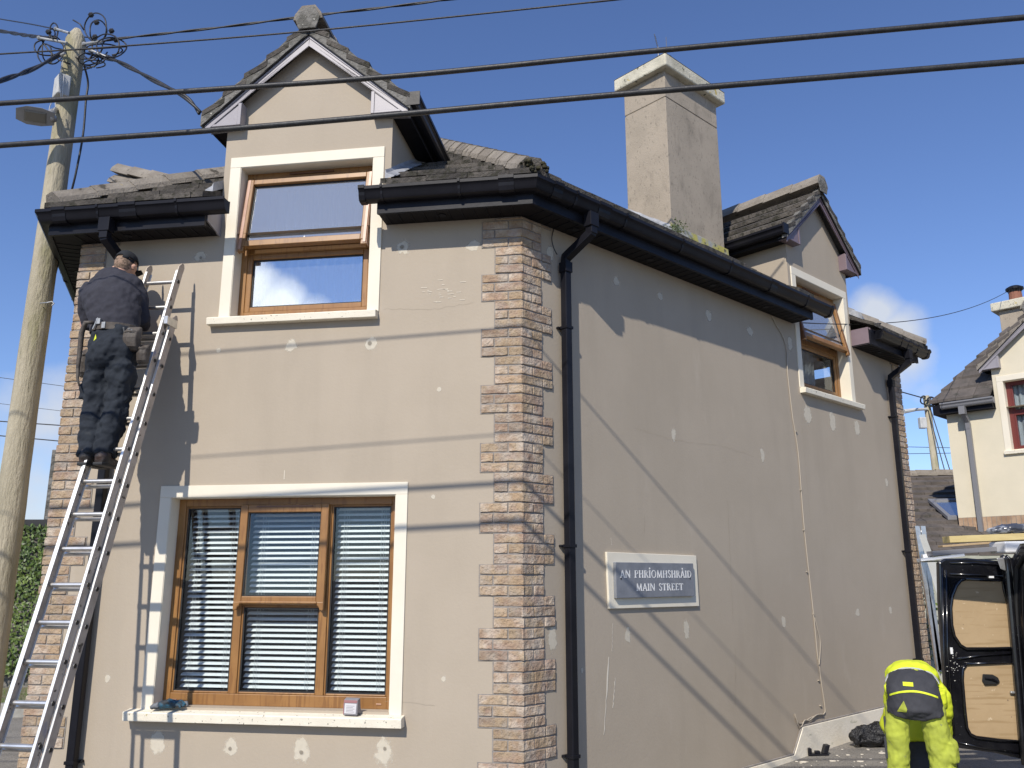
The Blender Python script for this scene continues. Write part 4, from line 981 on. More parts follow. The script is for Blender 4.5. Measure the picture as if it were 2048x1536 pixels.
# ================================================================ man on the ladder
REF = tuple(FL(1, 0, 0)-FL(0, 0, 0))
man = empty('person', FL(3.03, .62, 2.37), 'man in navy sweatshirt, black cap and tool belt standing on the ladder', 'person')
def TB(mb, pts, radii, seg=14, ref=REF): mb.tube([FL(*p) for p in pts], radii, seg, ref=ref)
sk = MB()
hT = Matrix.Rotation(R_(28), 3, Vector(REF))
sk.ball(FL(3.205, .30, 4.055), (.078, .095, .112), 18, T=hT); TB(sk, [(3.22, .37, 3.93), (3.215, .34, 3.99), (3.205, .31, 4.05)], [.06, .056, .055], 12)
sk.ball(FL(3.205, .235, 3.985), (.05, .05, .05), 12)          # jaw
sk.ball(FL(3.205, .195, 4.03), (.014, .022, .02), 8)          # nose
for s_ in (-1, 1): sk.ball(FL(3.205+s_*.030, .214, 4.05), (.012, .010, .009), 8); sk.tube([FL(3.205+s_*.078, .315, 4.055), FL(3.205+s_*.088, .325, 4.035), FL(3.205+s_*.080, .318, 4.008)], [.012, .02, .011], 8)
sk.ball(FL(3.205, .205, 3.992), (.024, .010, .007), 8)
TB(sk, [(3.22, .37, 3.9), (3.2, .42, 3.7), (3.08, .52, 3.42), (3.04, .57, 3.2)], [(.10, .06), (.13, .07), (.11, .07), (.09, .06)])
for pts in (((3.04, .57, 3.2), (3.09, .58, 2.85), (3.07, .62, 2.46)), ((3.04, .57, 3.2), (2.96, .56, 2.85), (2.96, .61, 2.46))): TB(sk, pts, [.05, .03, .03], 10)
for (sh, el, wr, kk) in (((3.02, .40, 3.82), (2.965, .37, 3.57), (3.13, .165, 3.66), 1), ((3.42, .42, 3.82), (3.465, .38, 3.55), (3.33, .16, 3.70), -1)):
    TB(sk, (sh, el, wr), [.05, .04, .028], 10)
hand(sk, frame3(FL(3.14, .155, 3.665), FL(0, 0, 1)-FL(0, 0, 0)+Vector((0, 0, 0)), FL(.5, -1, .25)-FL(0, 0, 0)), 1.0, 1.3, 1)
hand(sk, frame3(FL(3.325, .15, 3.705), FL(0, 0, 1)-FL(0, 0, 0), FL(.35, -1, .3)-FL(0, 0, 0)), 1.0, 1.3, -1)
body = soft(sk, 'body', M['skin'], man, .006, 2)
hr = MB(); hr.ball(FL(3.205, .312, 4.062), (.0805, .094, .106), 18, T=hT)
hb_ = hr.build('hair', M['hair'], man, smooth=True)
# trim hair to back of the skull
bm = bmesh.new(); bm.from_mesh(hb_.data)
ow = parent_world(hb_)
bmesh.ops.delete(bm, geom=[v for v in bm.verts if (Vector(FL(0, 0, 0))-0*v.co).length < -1 or (v.co+ow-FL(3.205, .26, 4.0)).dot(FL(0, 1, 0)-FL(0, 0, 0)) < .0], context='VERTS'); bm.to_mesh(hb_.data); bm.free()
cp = MB(); cp.ball(FL(3.203, .300, 4.080), (.089, .107, .098), 22, T=Matrix.Rotation(R_(30), 3, Vector(REF)))
capo = cp.build('cap', M['cap'], man, smooth=True)
bm = bmesh.new(); bm.from_mesh(capo.data); ow = parent_world(capo)
up = (Vector((0, 0, 1))*.95-(FL(0, 1, 0)-FL(0, 0, 0))*.02+(FL(1, 0, 0)-FL(0, 0, 0))*.0)
def below(v):
    p = v.co+ow-FL(3.203, .288, 4.062)
    if p.dot(up.normalized()) < .004: return True
    q = v.co+ow-FL(3.215, .405, 4.075); return q.length < .034
bmesh.ops.delete(bm, geom=[v for v in bm.verts if below(v)], context='VERTS'); bm.to_mesh(capo.data); bm.free()
so_ = capo.modifiers.new('solid', 'SOLIDIFY'); so_.thickness = .004
st = MB(); band(st, FL, 3.203, .29, 4.068, .086, .104, .020, .004, 0, .012, 24, 20, 160); st.build('cap_strap', M['pvc'], capo)
pk = MB(); pk.prism([FL(3.203+x, .20-y, 4.05-.3*y) for x, y in ((-.07, 0), (-.06, .045), (0, .07), (.06, .045), (.07, 0))], [FL(3.203+x, .20-y, 4.044-.3*y) for x, y in ((-.07, 0), (-.06, .045), (0, .07), (.06, .045), (.07, 0))]); pk.build('cap_peak', M['cap'], capo)
sw = MB()
TB(sw, [(3.075, .535, 3.405), (3.085, .53, 3.47), (3.11, .515, 3.56), (3.15, .49, 3.67), (3.195, .455, 3.78), (3.22, .425, 3.865), (3.222, .40, 3.925), (3.22, .375, 3.962)], [(.172, .128), (.186, .140), (.200, .150), (.215, .155), (.228, .148), (.205, .116), (.12, .085), (.066, .062)], 22)
TB(sw, [(3.05, .42, 3.855), (3.01, .405, 3.78), (2.985, .385, 3.67), (2.978, .365, 3.55), (3.01, .29, 3.545), (3.07, .21, 3.61), (3.11, .175, 3.65)], [.072, .074, .066, .06, .055, .048, .040], 14, None)
TB(sw, [(3.375, .43, 3.855), (3.415, .42, 3.78), (3.43, .40, 3.67), (3.428, .37, 3.54), (3.40, .28, 3.56), (3.37, .20, 3.63), (3.34, .165, 3.68)], [.074, .074, .066, .06, .055, .048, .040], 14, None)
band(sw, FL, 3.219, .372, 3.972, .056, .052, .03, .014, 0, -.004, 20)
soft(sw, 'sweatshirt', M['navy'], man, .010, 5, ((.20, .03), (.10, .026), (.045, .012)))
tr = MB()
TB(tr, [(3.075, .545, 3.44), (3.065, .555, 3.36), (3.045, .575, 3.26), (3.035, .585, 3.17), (3.03, .585, 3.12)], [(.168, .125), (.182, .138), (.198, .150), (.196, .142), (.17, .11)], 20)
TB(tr, [(3.115, .585, 3.20), (3.13, .59, 3.02), (3.125, .59, 2.84), (3.115, .625, 2.66), (3.10, .645, 2.50), (3.095, .65, 2.455)], [.112, .100, .086, .082, .074, .078], 14, None)
TB(tr, [(2.955, .585, 3.20), (2.945, .585, 3.02), (2.945, .575, 2.84), (2.965, .61, 2.66), (2.975, .635, 2.50), (2.972, .64, 2.455)], [.112, .104, .092, .086, .078, .080], 14, None)
TB(tr, [(3.205, .60, 2.98), (3.21, .60, 2.88)], [(.03, .06), (.03, .06)], 10)
tro = soft(tr, 'trousers', M['jean'], man, .009, 4, ((.20, .05), (.10, .045), (.045, .014)))
for (u, o_, lab) in ((3.10, .66, 0), (2.975, .65, 0)):
    b = MB(); TB(b, [(u, .655, 2.50), (u, .66, 2.44), (u, .645, 2.41)], [.052, .056, .05], 14, None)
    TB(b, [(u, .70, 2.405), (u, .66, 2.415), (u-.003, .59, 2.41), (u-.006, .52, 2.40), (u-.006, .475, 2.395)], [(.036, .03), (.048, .045), (.047, .042), (.046, .032), (.03, .022)], 14)
    bo = soft(b, 'boot', M['boot'], man, .007, 3, ((.02, .004),))
    s_ = MB(); pts = [(u-.038, .715), (u-.046, .66), (u-.04, .60), (u-.05, .53), (u-.03, .455), (u+.02, .45), (u+.046, .53), (u+.042, .60), (u+.046, .66), (u+.036, .715)]
    s_.prism([FL(a, c, 2.395) for a, c in pts], [FL(a, c, 2.372) for a, c in pts]); s_.build('sole', M['seal'], bo, bevel=.006)
bl = MB(); band(bl, FL, 3.075, .535, 3.425, .180, .140, .055, .007, 0, .004, 40); belt = bl.build('tool_belt', M['leather'], man, bevel=.002)
def pouch(u, o, z, w, h, d_, tools):
    p = MB(); prof = [(0, h*.5, .3), (0, h*.25, .9), (0, 0, 1.0), (0, -h*.35, .85), (0, -h*.5, .5)]
    rings = []
    for k, zz, sc_ in prof:
        rings.append([FL(u+x*w*.5*(.9+.1*sc_), o+y*d_*sc_, z+zz) for x, y in ((-1, 0), (-.85, .75), (0, 1), (.85, .75), (1, 0))])
    p.sweep(rings); q = p.build('pouch', M['leather'], man, smooth=False, bevel=.008)
    d_m = q.modifiers.new('folds', 'DISPLACE'); d_m.texture = TX[.045]; d_m.strength = .01; d_m.texture_coords = 'GLOBAL'
    t_ = MB()
    for (x, ln, r, lean) in tools: t_.tube([FL(u+x*w, o+d_*.45, z+h*.05), FL(u+x*w+lean, o+d_*.9, z+h*.1+ln)], r, 8)
    t_.build('hand_tool', M['galv'], q)
    f_ = MB(); band(f_, FL, u, o, z+h*.25, w*.47, d_*.95, .012, .004, 0, 0, 16, 0, 180); f_.build('pouch_rim', M['leather'], q)
    return q
pouch(2.865, .60, 3.33, .13, .19, .085, ((-.25, .04, .007, .01), (.0, .05, .009, 0), (.22, .03, .006, -.01), (.35, .06, .005, 0)))
pouch(2.79, .56, 3.22, .09, .15, .07, ((.1, .03, .006, 0),))
pouch(3.29, .52, 3.18, .08, .22, .08, ((0, .04, .012, 0),))
hs = MB(); hs.tube([FL(*p) for p in ((3.165, .67, 3.46), (3.215, .69, 3.455), (3.25, .675, 3.38), (3.25, .67, 3.25), (3.235, .69, 3.12), (3.22, .70, 3.02), (3.19, .71, 2.96))], [.014, .018, .02, .018, .014, .01, .006], 10); hs.build('hammer_sling', M['leather'], man, smooth=True)
hm = MB(); hm.box((3.10, .665, 3.44), (3.135, .69, 3.485), FL); hm.box((3.055, .672, 3.405), (3.085, .69, 3.455), FL); hm.tube([FL(3.15, .69, 3.40), FL(3.12, .685, 3.49)], .007, 8); hm.build_each('belt_fitting', M['galv'], belt, bevel=.003)
em = MB(); em.prism([FL(3.135+x, .715, 3.335+z) for x, z in ((0, .014), (-.014, 0), (0, -.014), (.016, -.0))], [FL(3.135+x, .70, 3.335+z) for x, z in ((0, .014), (-.014, 0), (0, -.014), (.016, -.0))])
eo = em.build('trouser_badge', M['hivis'], man); sh_ = eo.modifiers.new('wrap', 'SHRINKWRAP'); sh_.target = tro; sh_.offset = .003; sh_.wrap_mode = 'ABOVE_SURFACE'
# ================================================================ men in hi-vis by the van
def patchwrap(name, pts, T, tgt, m, parent, off=.004, dens=6):
    """flat badge laid onto a soft garment"""
    mb = MB(); P2 = [Vector(p) for p in pts]; c = sum(P2, Vector((0, 0)))/len(P2)
    vs = [T(c.x, c.y)]; fs = []; R = dens; n = len(P2)
    ring = []
    sub = 4
    edge = [P2[i].lerp(P2[(i+1) % n], k/sub) for i in range(n) for k in range(sub)]; m_ = len(edge)
    for r_ in range(1, R+1):
        for q in edge: v = c.lerp(q, r_/R); vs.append(T(v.x, v.y))
    fs = [(0, 1+i, 1+(i+1) % m_) for i in range(m_)]
    for r_ in range(R-1):
        a = 1+r_*m_
        for i in range(m_): fs.append((a+i, a+m_+i, a+m_+(i+1) % m_, a+(i+1) % m_))
    mb.add(vs, fs); o = mb.build(name, m, parent, fixn=False)
    s_ = o.modifiers.new('wrap', 'SHRINKWRAP'); s_.target = tgt; s_.offset = off; s_.wrap_method = 'PROJECT'; s_.use_negative_direction = True; s_.use_positive_direction = True; s_.project_limit = .4
    return o
def himan(org, ang, lab, zg, bend=True):
    f = Vector((math.sin(ang), math.cos(ang), 0)); r = Vector((f.y, -f.x, 0)); O = Vector((org[0], org[1], 0)); T = lambda x, y, z: O+r*x+f*y+Vector((0, 0, z))
    ref = tuple(r)
    p = empty('person', T(0, 0, zg), lab, 'person')
    t = lambda mb, pts, ra, seg=14, rf=ref: mb.tube([T(*q) for q in pts], ra, seg, ref=rf)
    return p, T, t, ref, r, f
p2, T, t2, ref, rr_, ff_ = himan((2.60, 5.72), math.atan2(.41, .91), 'man in yellow hi-vis jacket and trousers bending over beside the open van door', -.137)
s = MB()
t2(s, [(0, .06, .86), (0, .2, .89), (.01, .42, .80)], [(.08, .04), (.12, .06), (.11, .07)]); t2(s, [(.01, .42, .82), (.01, .52, .80)], [.055, .055], 12)
s.ball(T(.01, .56, .79), (.078, .098, .112), 16, T=Matrix.Rotation(R_(60), 3, Vector(ref)))
s.ball(T(.01, .655, .75), (.014, .02, .02), 8)
for x in (-.03, .03): s.ball(T(.01+x, .645, .775), .011, 8); s.tube([T(.01+x*2.6, .56, .81), T(.01+x*2.9, .57, .78)], [.016, .018], 8)
for sx, kn, an in ((-1, (-.125, .02, .42), (-.12, .03, -.04)), (1, (.125, .02, .42), (.165, -.02, -.04))): t2(s, [(sx*.09, 0, .84), kn, an], [.05, .04, .035], 10)
for pp in (((-.11, .38, .84), (-.133, .43, .62), (-.12, .49, .33)), ((.13, .34, .84), (.17, .36, .66), (.14, .50, .34))): t2(s, pp, [.045, .038, .028], 10, None)
hand(s, frame3(T(-.12, .50, .31), tuple(rr_), (ff_*.3+Vector((0, 0, -1)))), 1, .7, 1); hand(s, frame3(T(.14, .51, .31), tuple(rr_), (ff_*.3+Vector((0, 0, -1)))), 1, .7, -1)
soft(s, 'body', M['skin'], p2, .007, 2)
h_ = MB(); h_.ball(T(.01, .555, .805), (.085, .105, .105), 16, T=Matrix.Rotation(R_(60), 3, Vector(ref))); h_.build('hair', M['hair'], p2, smooth=True)
lg = MB()
t2(lg, [(0, .0, .88), (0, -.01, .82), (0, .0, .76)], [(.14, .08), (.16, .10), (.15, .09)], 18)
t2(lg, [(-.095, -.005, .78), (-.120, .0, .60), (-.128, .012, .42), (-.118, .03, .22), (-.118, .03, .02), (-.118, .03, -.05)], [.078, .074, .068, .066, .070, .068], 14, None)
t2(lg, [(.095, -.005, .78), (.118, .0, .60), (.128, .01, .42), (.148, -.005, .22), (.168, -.02, .02), (.17, -.02, -.05)], [.078, .080, .078, .074, .078, .074], 14, None)
t2(lg, [(.185, -.01, .58), (.20, 0, .46)], [(.028, .06), (.03, .065)], 10)
lgo = soft(lg, 'trousers', M['hivisd'], p2, .008, 4, ((.10, .034), (.045, .010), (.02, .004)))
sp = MB(); t2(sp, [(.0, .05, .965), (0, .0, .915), (0, -.035, .85), (0, -.035, .79), (0, -.01, .74)], [(.14, .06), (.152, .09), (.160, .115), (.158, .115), (.14, .09)], 22)
t2(sp, [(-.082, -.02, .80), (-.094, -.012, .725)], [(.080, .10), (.080, .094)], 14); t2(sp, [(.082, -.02, .80), (.096, -.012, .725)], [(.080, .10), (.080, .095)], 14)
spo = soft(sp, 'trouser_seat', M['charcoal'], p2, .009, 3, ((.10, .022), (.045, .012)))
jk = MB(); t2(jk, [(.0, .07, .925), (.0, .13, .945), (.005, .26, .935), (.01, .38, .87), (.01, .46, .78)], [(.148, .085), (.162, .10), (.168, .11), (.17, .11), (.12, .09)], 20)
t2(jk, [(.125, .34, .86), (.168, .30, .80), (.178, .32, .72), (.165, .42, .58), (.14, .50, .42)], [.068, .064, .058, .052, .044], 14, None)
t2(jk, [(-.11, .38, .86), (-.13, .41, .76), (-.135, .43, .64), (-.13, .45, .52), (-.12, .49, .38)], [.066, .060, .055, .05, .044], 14, None)
t2(jk, [(-.150, .03, .89), (-.155, .06, .83)], [(.020, .05), (.012, .03)], 10); t2(jk, [(.165, .05, .88), (.172, .08, .76)], [(.03, .07), (.022, .05)], 10)
jko = soft(jk, 'jacket', M['hivis'], p2, .010, 4, ((.10, .026), (.045, .012)))
tb = MB(); 
def arcband(mb, c, rx, rz, w, th, a0, a1, tilt, n=26):
    rings = []
    for i in range(n+1):
        a = R_(a0+(a1-a0)*i/n); d0 = Vector((rx*math.cos(a), 0, rz*math.sin(a)))
        rings.append([T(c[0]+d0.x*(1+q), c[1]+yy, c[2]+d0.z*(1+q)+yy*tilt) for yy, q in ((0, 0), (0, th), (w, th), (w, 0))])
    mb.sweep(rings)
arcband(tb, (0.0, .045, .893), .160, .112, .04, .03, 12, 168, .25); tb.build('reflective_hem', M['reflect'], jko, smooth=False)
tb = MB(); arcband(tb, (0.0, .015, .893), .150, .082, .04, .03, 48, 132, .2); tb.build('shirt_hem', M['white'], p2)
pb = MB(); rings = []
for i in range(27):
    a = R_(185+170*i/26); rings.append([T(.176*math.cos(a)*1.0, -.015+.128*math.sin(a)+q, .885-.035*abs(math.cos(a))+w) for w, q in ((-.006, 0), (-.006, -.006), (.006, -.006), (.006, 0))])
pb = MB(); vs = []
for i in range(41):
    a = R_(200+140*i/40)
    for w in (-.006, .006): vs.append(T(.150*math.cos(a), -.30, .885-.04*abs(math.cos(a))**2+w))
pb.add(vs, [(2*i, 2*i+2, 2*i+3, 2*i+1) for i in range(40)]); o = pb.build('piping', M['hivis'], p2, fixn=False)
w_ = o.modifiers.new('wrap', 'SHRINKWRAP'); w_.target = spo; w_.offset = .004; w_.wrap_method = 'PROJECT'; w_.use_negative_direction = True; w_.use_positive_direction = True; w_.project_limit = .4
TF = lambda y: (lambda a, b: T(a, y, b))
tri = patchwrap('seat_badge', [(-.105, .755), (-.05, .755), (-.044, .775), (-.06, .825)], TF(-.30), spo, M['hivisd'], p2)
patchwrap('waist_tab', [(-.055, .912), (.005, .912), (.005, .935), (-.055, .935)], TF(-.30), spo, M['hivis'], p2)
for x, z in ((-.118, .20),):
    bb = MB(); rings = []
    for i in range(25):
        a = 2*math.pi*i/24; rings.append([T(x+(.074+q)*math.cos(a), .028+(.074+q)*math.sin(a), z+w) for w, q in ((-.03, 0), (-.03, .005), (.03, .005), (.03, 0))])
    bb.sweep(rings, cap=False); bb.build('reflective_band', M['reflect'], p2)
for x, y in ((-.118, .03), (.17, -.02)):
    bb = MB(); t2(bb, [(x, y, .02), (x, y, -.06), (x, y-.02, -.10)], [.06, .058, .05], 12, None); t2(bb, [(x, y-.08, -.10), (x, y, -.095), (x, y+.12, -.105), (x, y+.18, -.112)], [(.04, .032), (.05, .04), (.048, .03), (.03, .02)], 12); soft(bb, 'boot', M['boot'], p2, .008, 3)
pc = MB(); pc.box((-.192, -.02, .58), (-.176, .05, .70), T); pc.box((-.200, -.02, .45), (-.184, .04, .58), T); pc.build('holster_pocket', M['charcoal'], p2, bevel=.006)
# second worker crouching just beyond, seen between the first one's legs
p3, T3, t3, ref3, r3, f3 = himan((2.90, 6.32), math.atan2(.41, .91), 'second worker in yellow jacket and black trousers crouched beyond the bending man', -.13)
s = MB(); t3(s, [(0, 0, .30), (0, .14, .48), (0, .30, .62)], [(.12, .09), (.14, .09), (.12, .08)]); t3(s, [(0, .30, .62), (0, .37, .68)], [.05, .05]); s.ball(T3(0, .42, .70), (.075, .09, .108), 14, T=Matrix.Rotation(R_(35), 3, Vector(ref3)))
s.ball(T3(0, .515, .66), (.013, .018, .018), 8); s.ball(T3(-.028, .50, .69), .010, 8); s.ball(T3(.028, .50, .69), .010, 8)
for sx in (-1, 1): t3(s, [(sx*.16, .28, .60), (sx*.20, .42, .42), (sx*.10, .54, .30)], [.045, .038, .028], 10, None); t3(s, [(sx*.09, 0, .28), (sx*.15, .38, .34), (sx*.12, .16, -.05)], [.07, .05, .04], 10, None)
hand(s, frame3(T3(-.10, .55, .29), tuple(r3), (f3+Vector((0, 0, -.5)))), 1, .7, 1); hand(s, frame3(T3(.10, .55, .29), tuple(r3), (f3+Vector((0, 0, -.5)))), 1, .7, -1)
soft(s, 'body', M['skin'], p3, .008, 2)
s = MB(); s.ball(T3(0, .415, .725), (.08, .096, .098), 14); s.build('hair', M['hair'], p3, smooth=True)
s = MB(); t3(s, [(0, .03, .40), (0, -.02, .33), (0, -.02, .24), (0, .02, .16)], [(.16, .12), (.18, .14), (.18, .14), (.15, .10)], 18)
for sx in (-1, 1): t3(s, [(sx*.09, 0, .27), (sx*.14, .2, .32), (sx*.15, .36, .33), (sx*.13, .26, .12), (sx*.12, .17, -.05)], [.10, .09, .08, .075, .07], 12, None)
s3 = soft(s, 'trousers', M['charcoal'], p3, .011, 4, ((.10, .02),))
s = MB(); t3(s, [(0, .02, .40), (0, .10, .50), (0, .22, .62), (0, .31, .68)], [(.18, .13), (.20, .13), (.20, .12), (.11, .08)], 18)
for sx in (-1, 1): t3(s, [(sx*.16, .25, .62), (sx*.21, .34, .50), (sx*.19, .44, .40), (sx*.12, .52, .32)], [.075, .068, .058, .05], 12, None)
soft(s, 'jacket', M['hivis'], p3, .011, 4, ((.10, .02),))
patchwrap('seat_badge', [(-.012, .245), (.02, .245), (.004, .275)], lambda a, b: T3(a, -.3, b), s3, M['hivis'], p3)
for sx in (-1, 1):
    bb = MB(); t3(bb, [(sx*.12, .10, -.10), (sx*.12, .18, -.09), (sx*.13, .30, -.10), (sx*.13, .35, -.11)], [(.04, .03), (.05, .045), (.045, .03), (.03, .02)], 12); soft(bb, 'boot', M['boot'], p3, .009, 3)
# ================================================================ van with its rear door open
van = empty('van', (5.6, 5.6, -.04), 'black panel van with its plywood-lined rear door standing open', 'van')
Xr, Y0, Y1, ZB, ZR = 3.735, 4.72, 6.47, .30, 1.80
prof = [(Y0+.04, ZB), (Y0, .55), (Y0, 1.05), (Y0+.06, 1.45), (Y0+.13, 1.70), (Y0+.24, 1.79), ((Y0+Y1)/2, ZR+.02), (Y1-.24, 1.79), (Y1-.13, 1.70), (Y1-.06, 1.45), (Y1, 1.05), (Y1, .55), (Y1-.04, ZB)]
mb = MB(); secs = []
for X, sc_, zt in ((Xr, 1, 1), (6.3, 1, 1), (6.6, 1, .98), (7.3, .97, .62), (8.0, .93, .55), (8.15, .85, .45)):
    secs.append([Vector((X, (Y0+Y1)/2+(y-(Y0+Y1)/2)*sc_, ZB+(z-ZB)*zt)) for y, z in prof])
n_ = len(prof); vs = [v for s_ in secs for v in s_]; fs = [(i*n_+j, i*n_+(j+1) % n_, (i+1)*n_+(j+1) % n_, (i+1)*n_+j) for i in range(len(secs)-1) for j in range(n_)]
fs.append(tuple(range((len(secs)-1)*n_, len(secs)*n_))); mb.add(vs, fs)
mb.box((Xr+.02, Y0+.12, ZB+.05), (Xr+2.3, Y1-.12, ZB+.09))
bodyo = mb.build('body', M['vanblue'], van, fixn=False); sd = bodyo.modifiers.new('solid', 'SOLIDIFY'); sd.thickness = .04; sd.offset = -1; autosmooth(bodyo, 35)
mb = MB()                                                   # rear aperture frame / pillars
fr_ = [(y, z) for y, z in prof]; cy, cz = (Y0+Y1)/2, 1.05
mb.sweep([[Vector((Xr-.012, y, z)), Vector((Xr+.05, y, z)), Vector((Xr+.05, cy+(y-cy)*.86, cz+(z-cz)*.86)), Vector((Xr-.012, cy+(y-cy)*.86, cz+(z-cz)*.86))] for y, z in fr_+[fr_[0]]], cap=False)
mb.build('door_frame', M['vanpaint'], van, bevel=.004)
mb = MB(); mb.tube([Vector((Xr-.02, cy+(y-cy)*.93, cz+(z-cz)*.93)) for y, z in fr_+[fr_[0]]], .014, 8); mb.build('door_seal', M['seal'], van)
mb = MB(); mb.box((Xr-.10, Y0+.04, .28), (Xr+.02, Y1-.04, .50)); mb.build('bumper', M['seal'], van, bevel=.03)
for y, s_ in ((Y0, 1),):
    mb = MB(); mb.box((Xr-.02, y+s_*.02, .75), (Xr+.06, y+s_*.10, 1.15)); mb.build('rear_light', M['red'], van, bevel=.012)
for X in (4.45, 7.2):
    for y in (Y0+.10, Y1-.10):
        mb = MB(); g = gz(X); mb.tube([Vector((X, y-.10, g+.31)), Vector((X, y-.085, g+.31)), Vector((X, y+.085, g+.31)), Vector((X, y+.10, g+.31))], [.27, .31, .31, .27], 28, ref=(0, 0, 1)); w_ = mb.build('wheel', M['seal'], van)
        mb = MB(); mb.tube([Vector((X, y-.108, g+.31)), Vector((X, y+.108, g+.31))], .19, 20, ref=(0, 0, 1)); mb.build('rim', M['galv'], w_, bevel=.01)
for y in (Y0+.035, Y1-.035):
    mb = MB(); mb.prism([Vector((X, y+(.012 if y < 5.5 else -.012)*0+(-.03 if y < 5.5 else .03)*0, z)) for X, z in ((6.35, 1.1), (7.1, 1.1), (6.65, 1.55), (6.35, 1.6))], [Vector((X, y+.01, z)) for X, z in ((6.35, 1.1), (7.1, 1.1), (6.65, 1.55), (6.35, 1.6))]); mb.build('side_window', M['seal'], van)
mb = MB()
for y in (Y0+.14, Y1-.14):
    for X in (4.1, 5.4): mb.box((X-.03, y-.03, 1.76), (X+.03, y+.03, 1.845))
for X in (4.1, 5.4): mb.box((X-.025, Y0+.05, 1.845), (X+.025, Y1-.05, 1.875))
mb.build('roof_bars', M['galv'], van)
# the open leaf : inner face towards the camera, plane Y ~ 6.42
YD = 6.42
dp = lambda px, py, y=YD: at(px, py, y)
outl = [(1878, 1125), (1890, 1117), (1935, 1116), (2003, 1122), (2022, 1124), (2040, 1400), (2050, 1520), (1990, 1506), (1915, 1496), (1903, 1488), (1897, 1440), (1888, 1320), (1880, 1200)]
mb = MB(); F_ = [dp(*p) for p in outl]; mb.prism(F_, [p+Vector((0, .055, 0)) for p in F_]); door = mb.build('door', M['vanpaint'], van, bevel=.012); door['label'] = 'open rear door lined with two plywood panels'
def plypanel(pts, name, r=.0):
    mb = MB(); P_ = [dp(*p, YD-.004) for p in pts]; mb.prism(P_, [p+Vector((0, .01, 0)) for p in P_]); o = mb.build(name, M['ply'], door)
    rim = MB(); Q = P_+[P_[0]]; rim.tube([p+Vector((0, -.006, 0)) for p in Q], .011, 8, ref=(0, 1, 0)); rim.build('panel_rim', M['vanpaint'], door, smooth=True); return o
up_ = [(1930, 1158), (1966, 1160), (2003, 1161), (2007, 1179), (2015, 1208), (2026, 1208), (2031, 1250), (2036, 1295), (1985, 1297), (1932, 1297), (1920, 1290), (1908, 1272), (1903, 1250), (1901, 1215), (1904, 1192), (1912, 1172), (1920, 1162)]
lowp = [(1932, 1328), (1980, 1326), (2037, 1324), (2041, 1400), (2047, 1482), (2000, 1480), (1952, 1474), (1940, 1468), (1933, 1455), (1929, 1420), (1924, 1360), (1925, 1338)]
plypanel(up_, 'plywood_panel'); plypanel(lowp, 'plywood_panel')
mb = MB()
for a in ([(1892, 1140), (1895, 1300), (1908, 1470)], [(1884, 1135), (1888, 1310), (1902, 1480)], [(1900, 1126), (1950, 1126), (2015, 1131)], [(1915, 1318), (1960, 1311), (2035, 1306)], [(1915, 1485), (1960, 1494), (2045, 1506)], [(1900, 1148), (1950, 1150), (2005, 1152)]):
    mb.tube([dp(*p, YD-.004) for p in a], .008, 6, ref=(0, 1, 0))
mb.build('pressed_rib', M['vanpaint'], door, smooth=True)
mb = MB(); hp = [(1965, 1348), (1985, 1349), (1996, 1355), (2000, 1364), (1993, 1369), (1970, 1370), (1964, 1360)]; mb.prism([dp(*p, YD-.022) for p in hp], [dp(*p, YD-.004) for p in hp]); hd = mb.build('handle_recess', M['seal'], door, bevel=.005)
mb = MB(); mb.tube([dp(1970, 1356, YD-.026), dp(1984, 1357, YD-.034), dp(1994, 1363, YD-.026)], .008, 8); mb.build('handle', M['pvc'], hd)
mb = MB(); c_ = dp(2040, 1386, YD-.02); mb.ball(c_, .028, 12); mb.tube([c_+Vector((-.07, 0, .005)), c_], .011, 8); mb.box(tuple(c_+Vector((-.005, -.01, -.06))), tuple(c_+Vector((.03, .02, .08)))); mb.build('latch', M['galv'], door, bevel=.004)
mb = MB(); mb.box(tuple(dp(1900, 1295, YD-.006)), tuple(dp(1906, 1308, YD-.002))); mb.box(tuple(dp(1978, 1152, YD-.012)), tuple(dp(1987, 1156, YD-.004))); mb.build_each('clip', M['white'], door)
mb = MB()
for i in range(26): q = dp(random.gauss(1908, 7), random.gauss(1328, 14), YD-.002); mb.ball(q, random.uniform(.002, .005), 6)
mb.build('mud_specks', M['snot'], door)
mb = MB(); pts = [(2003, 1112), (2012, 1119), (2016, 1145), (2030, 1300), (2044, 1470), (2050, 1530)]
mb.tube([dp(*p, 6.36) for p in pts], [.018, .022, .024, .024, .024, .024], 8, ref=(0, 1, 0)); mb.tube([dp(x+9, y, 6.38) for x, y in pts], .014, 8, ref=(0, 1, 0)); mb.build('hinge_pillar', M['vanpaint'], van, smooth=True)
mb = MB(); hx = [(1993, 1116), (2008, 1115), (2012, 1142), (2001, 1138)]; mb.prism([dp(*p, 6.33) for p in hx], [dp(*p, 6.37) for p in hx]); mb.build('top_hinge', M['galv'], door, bevel=.006)
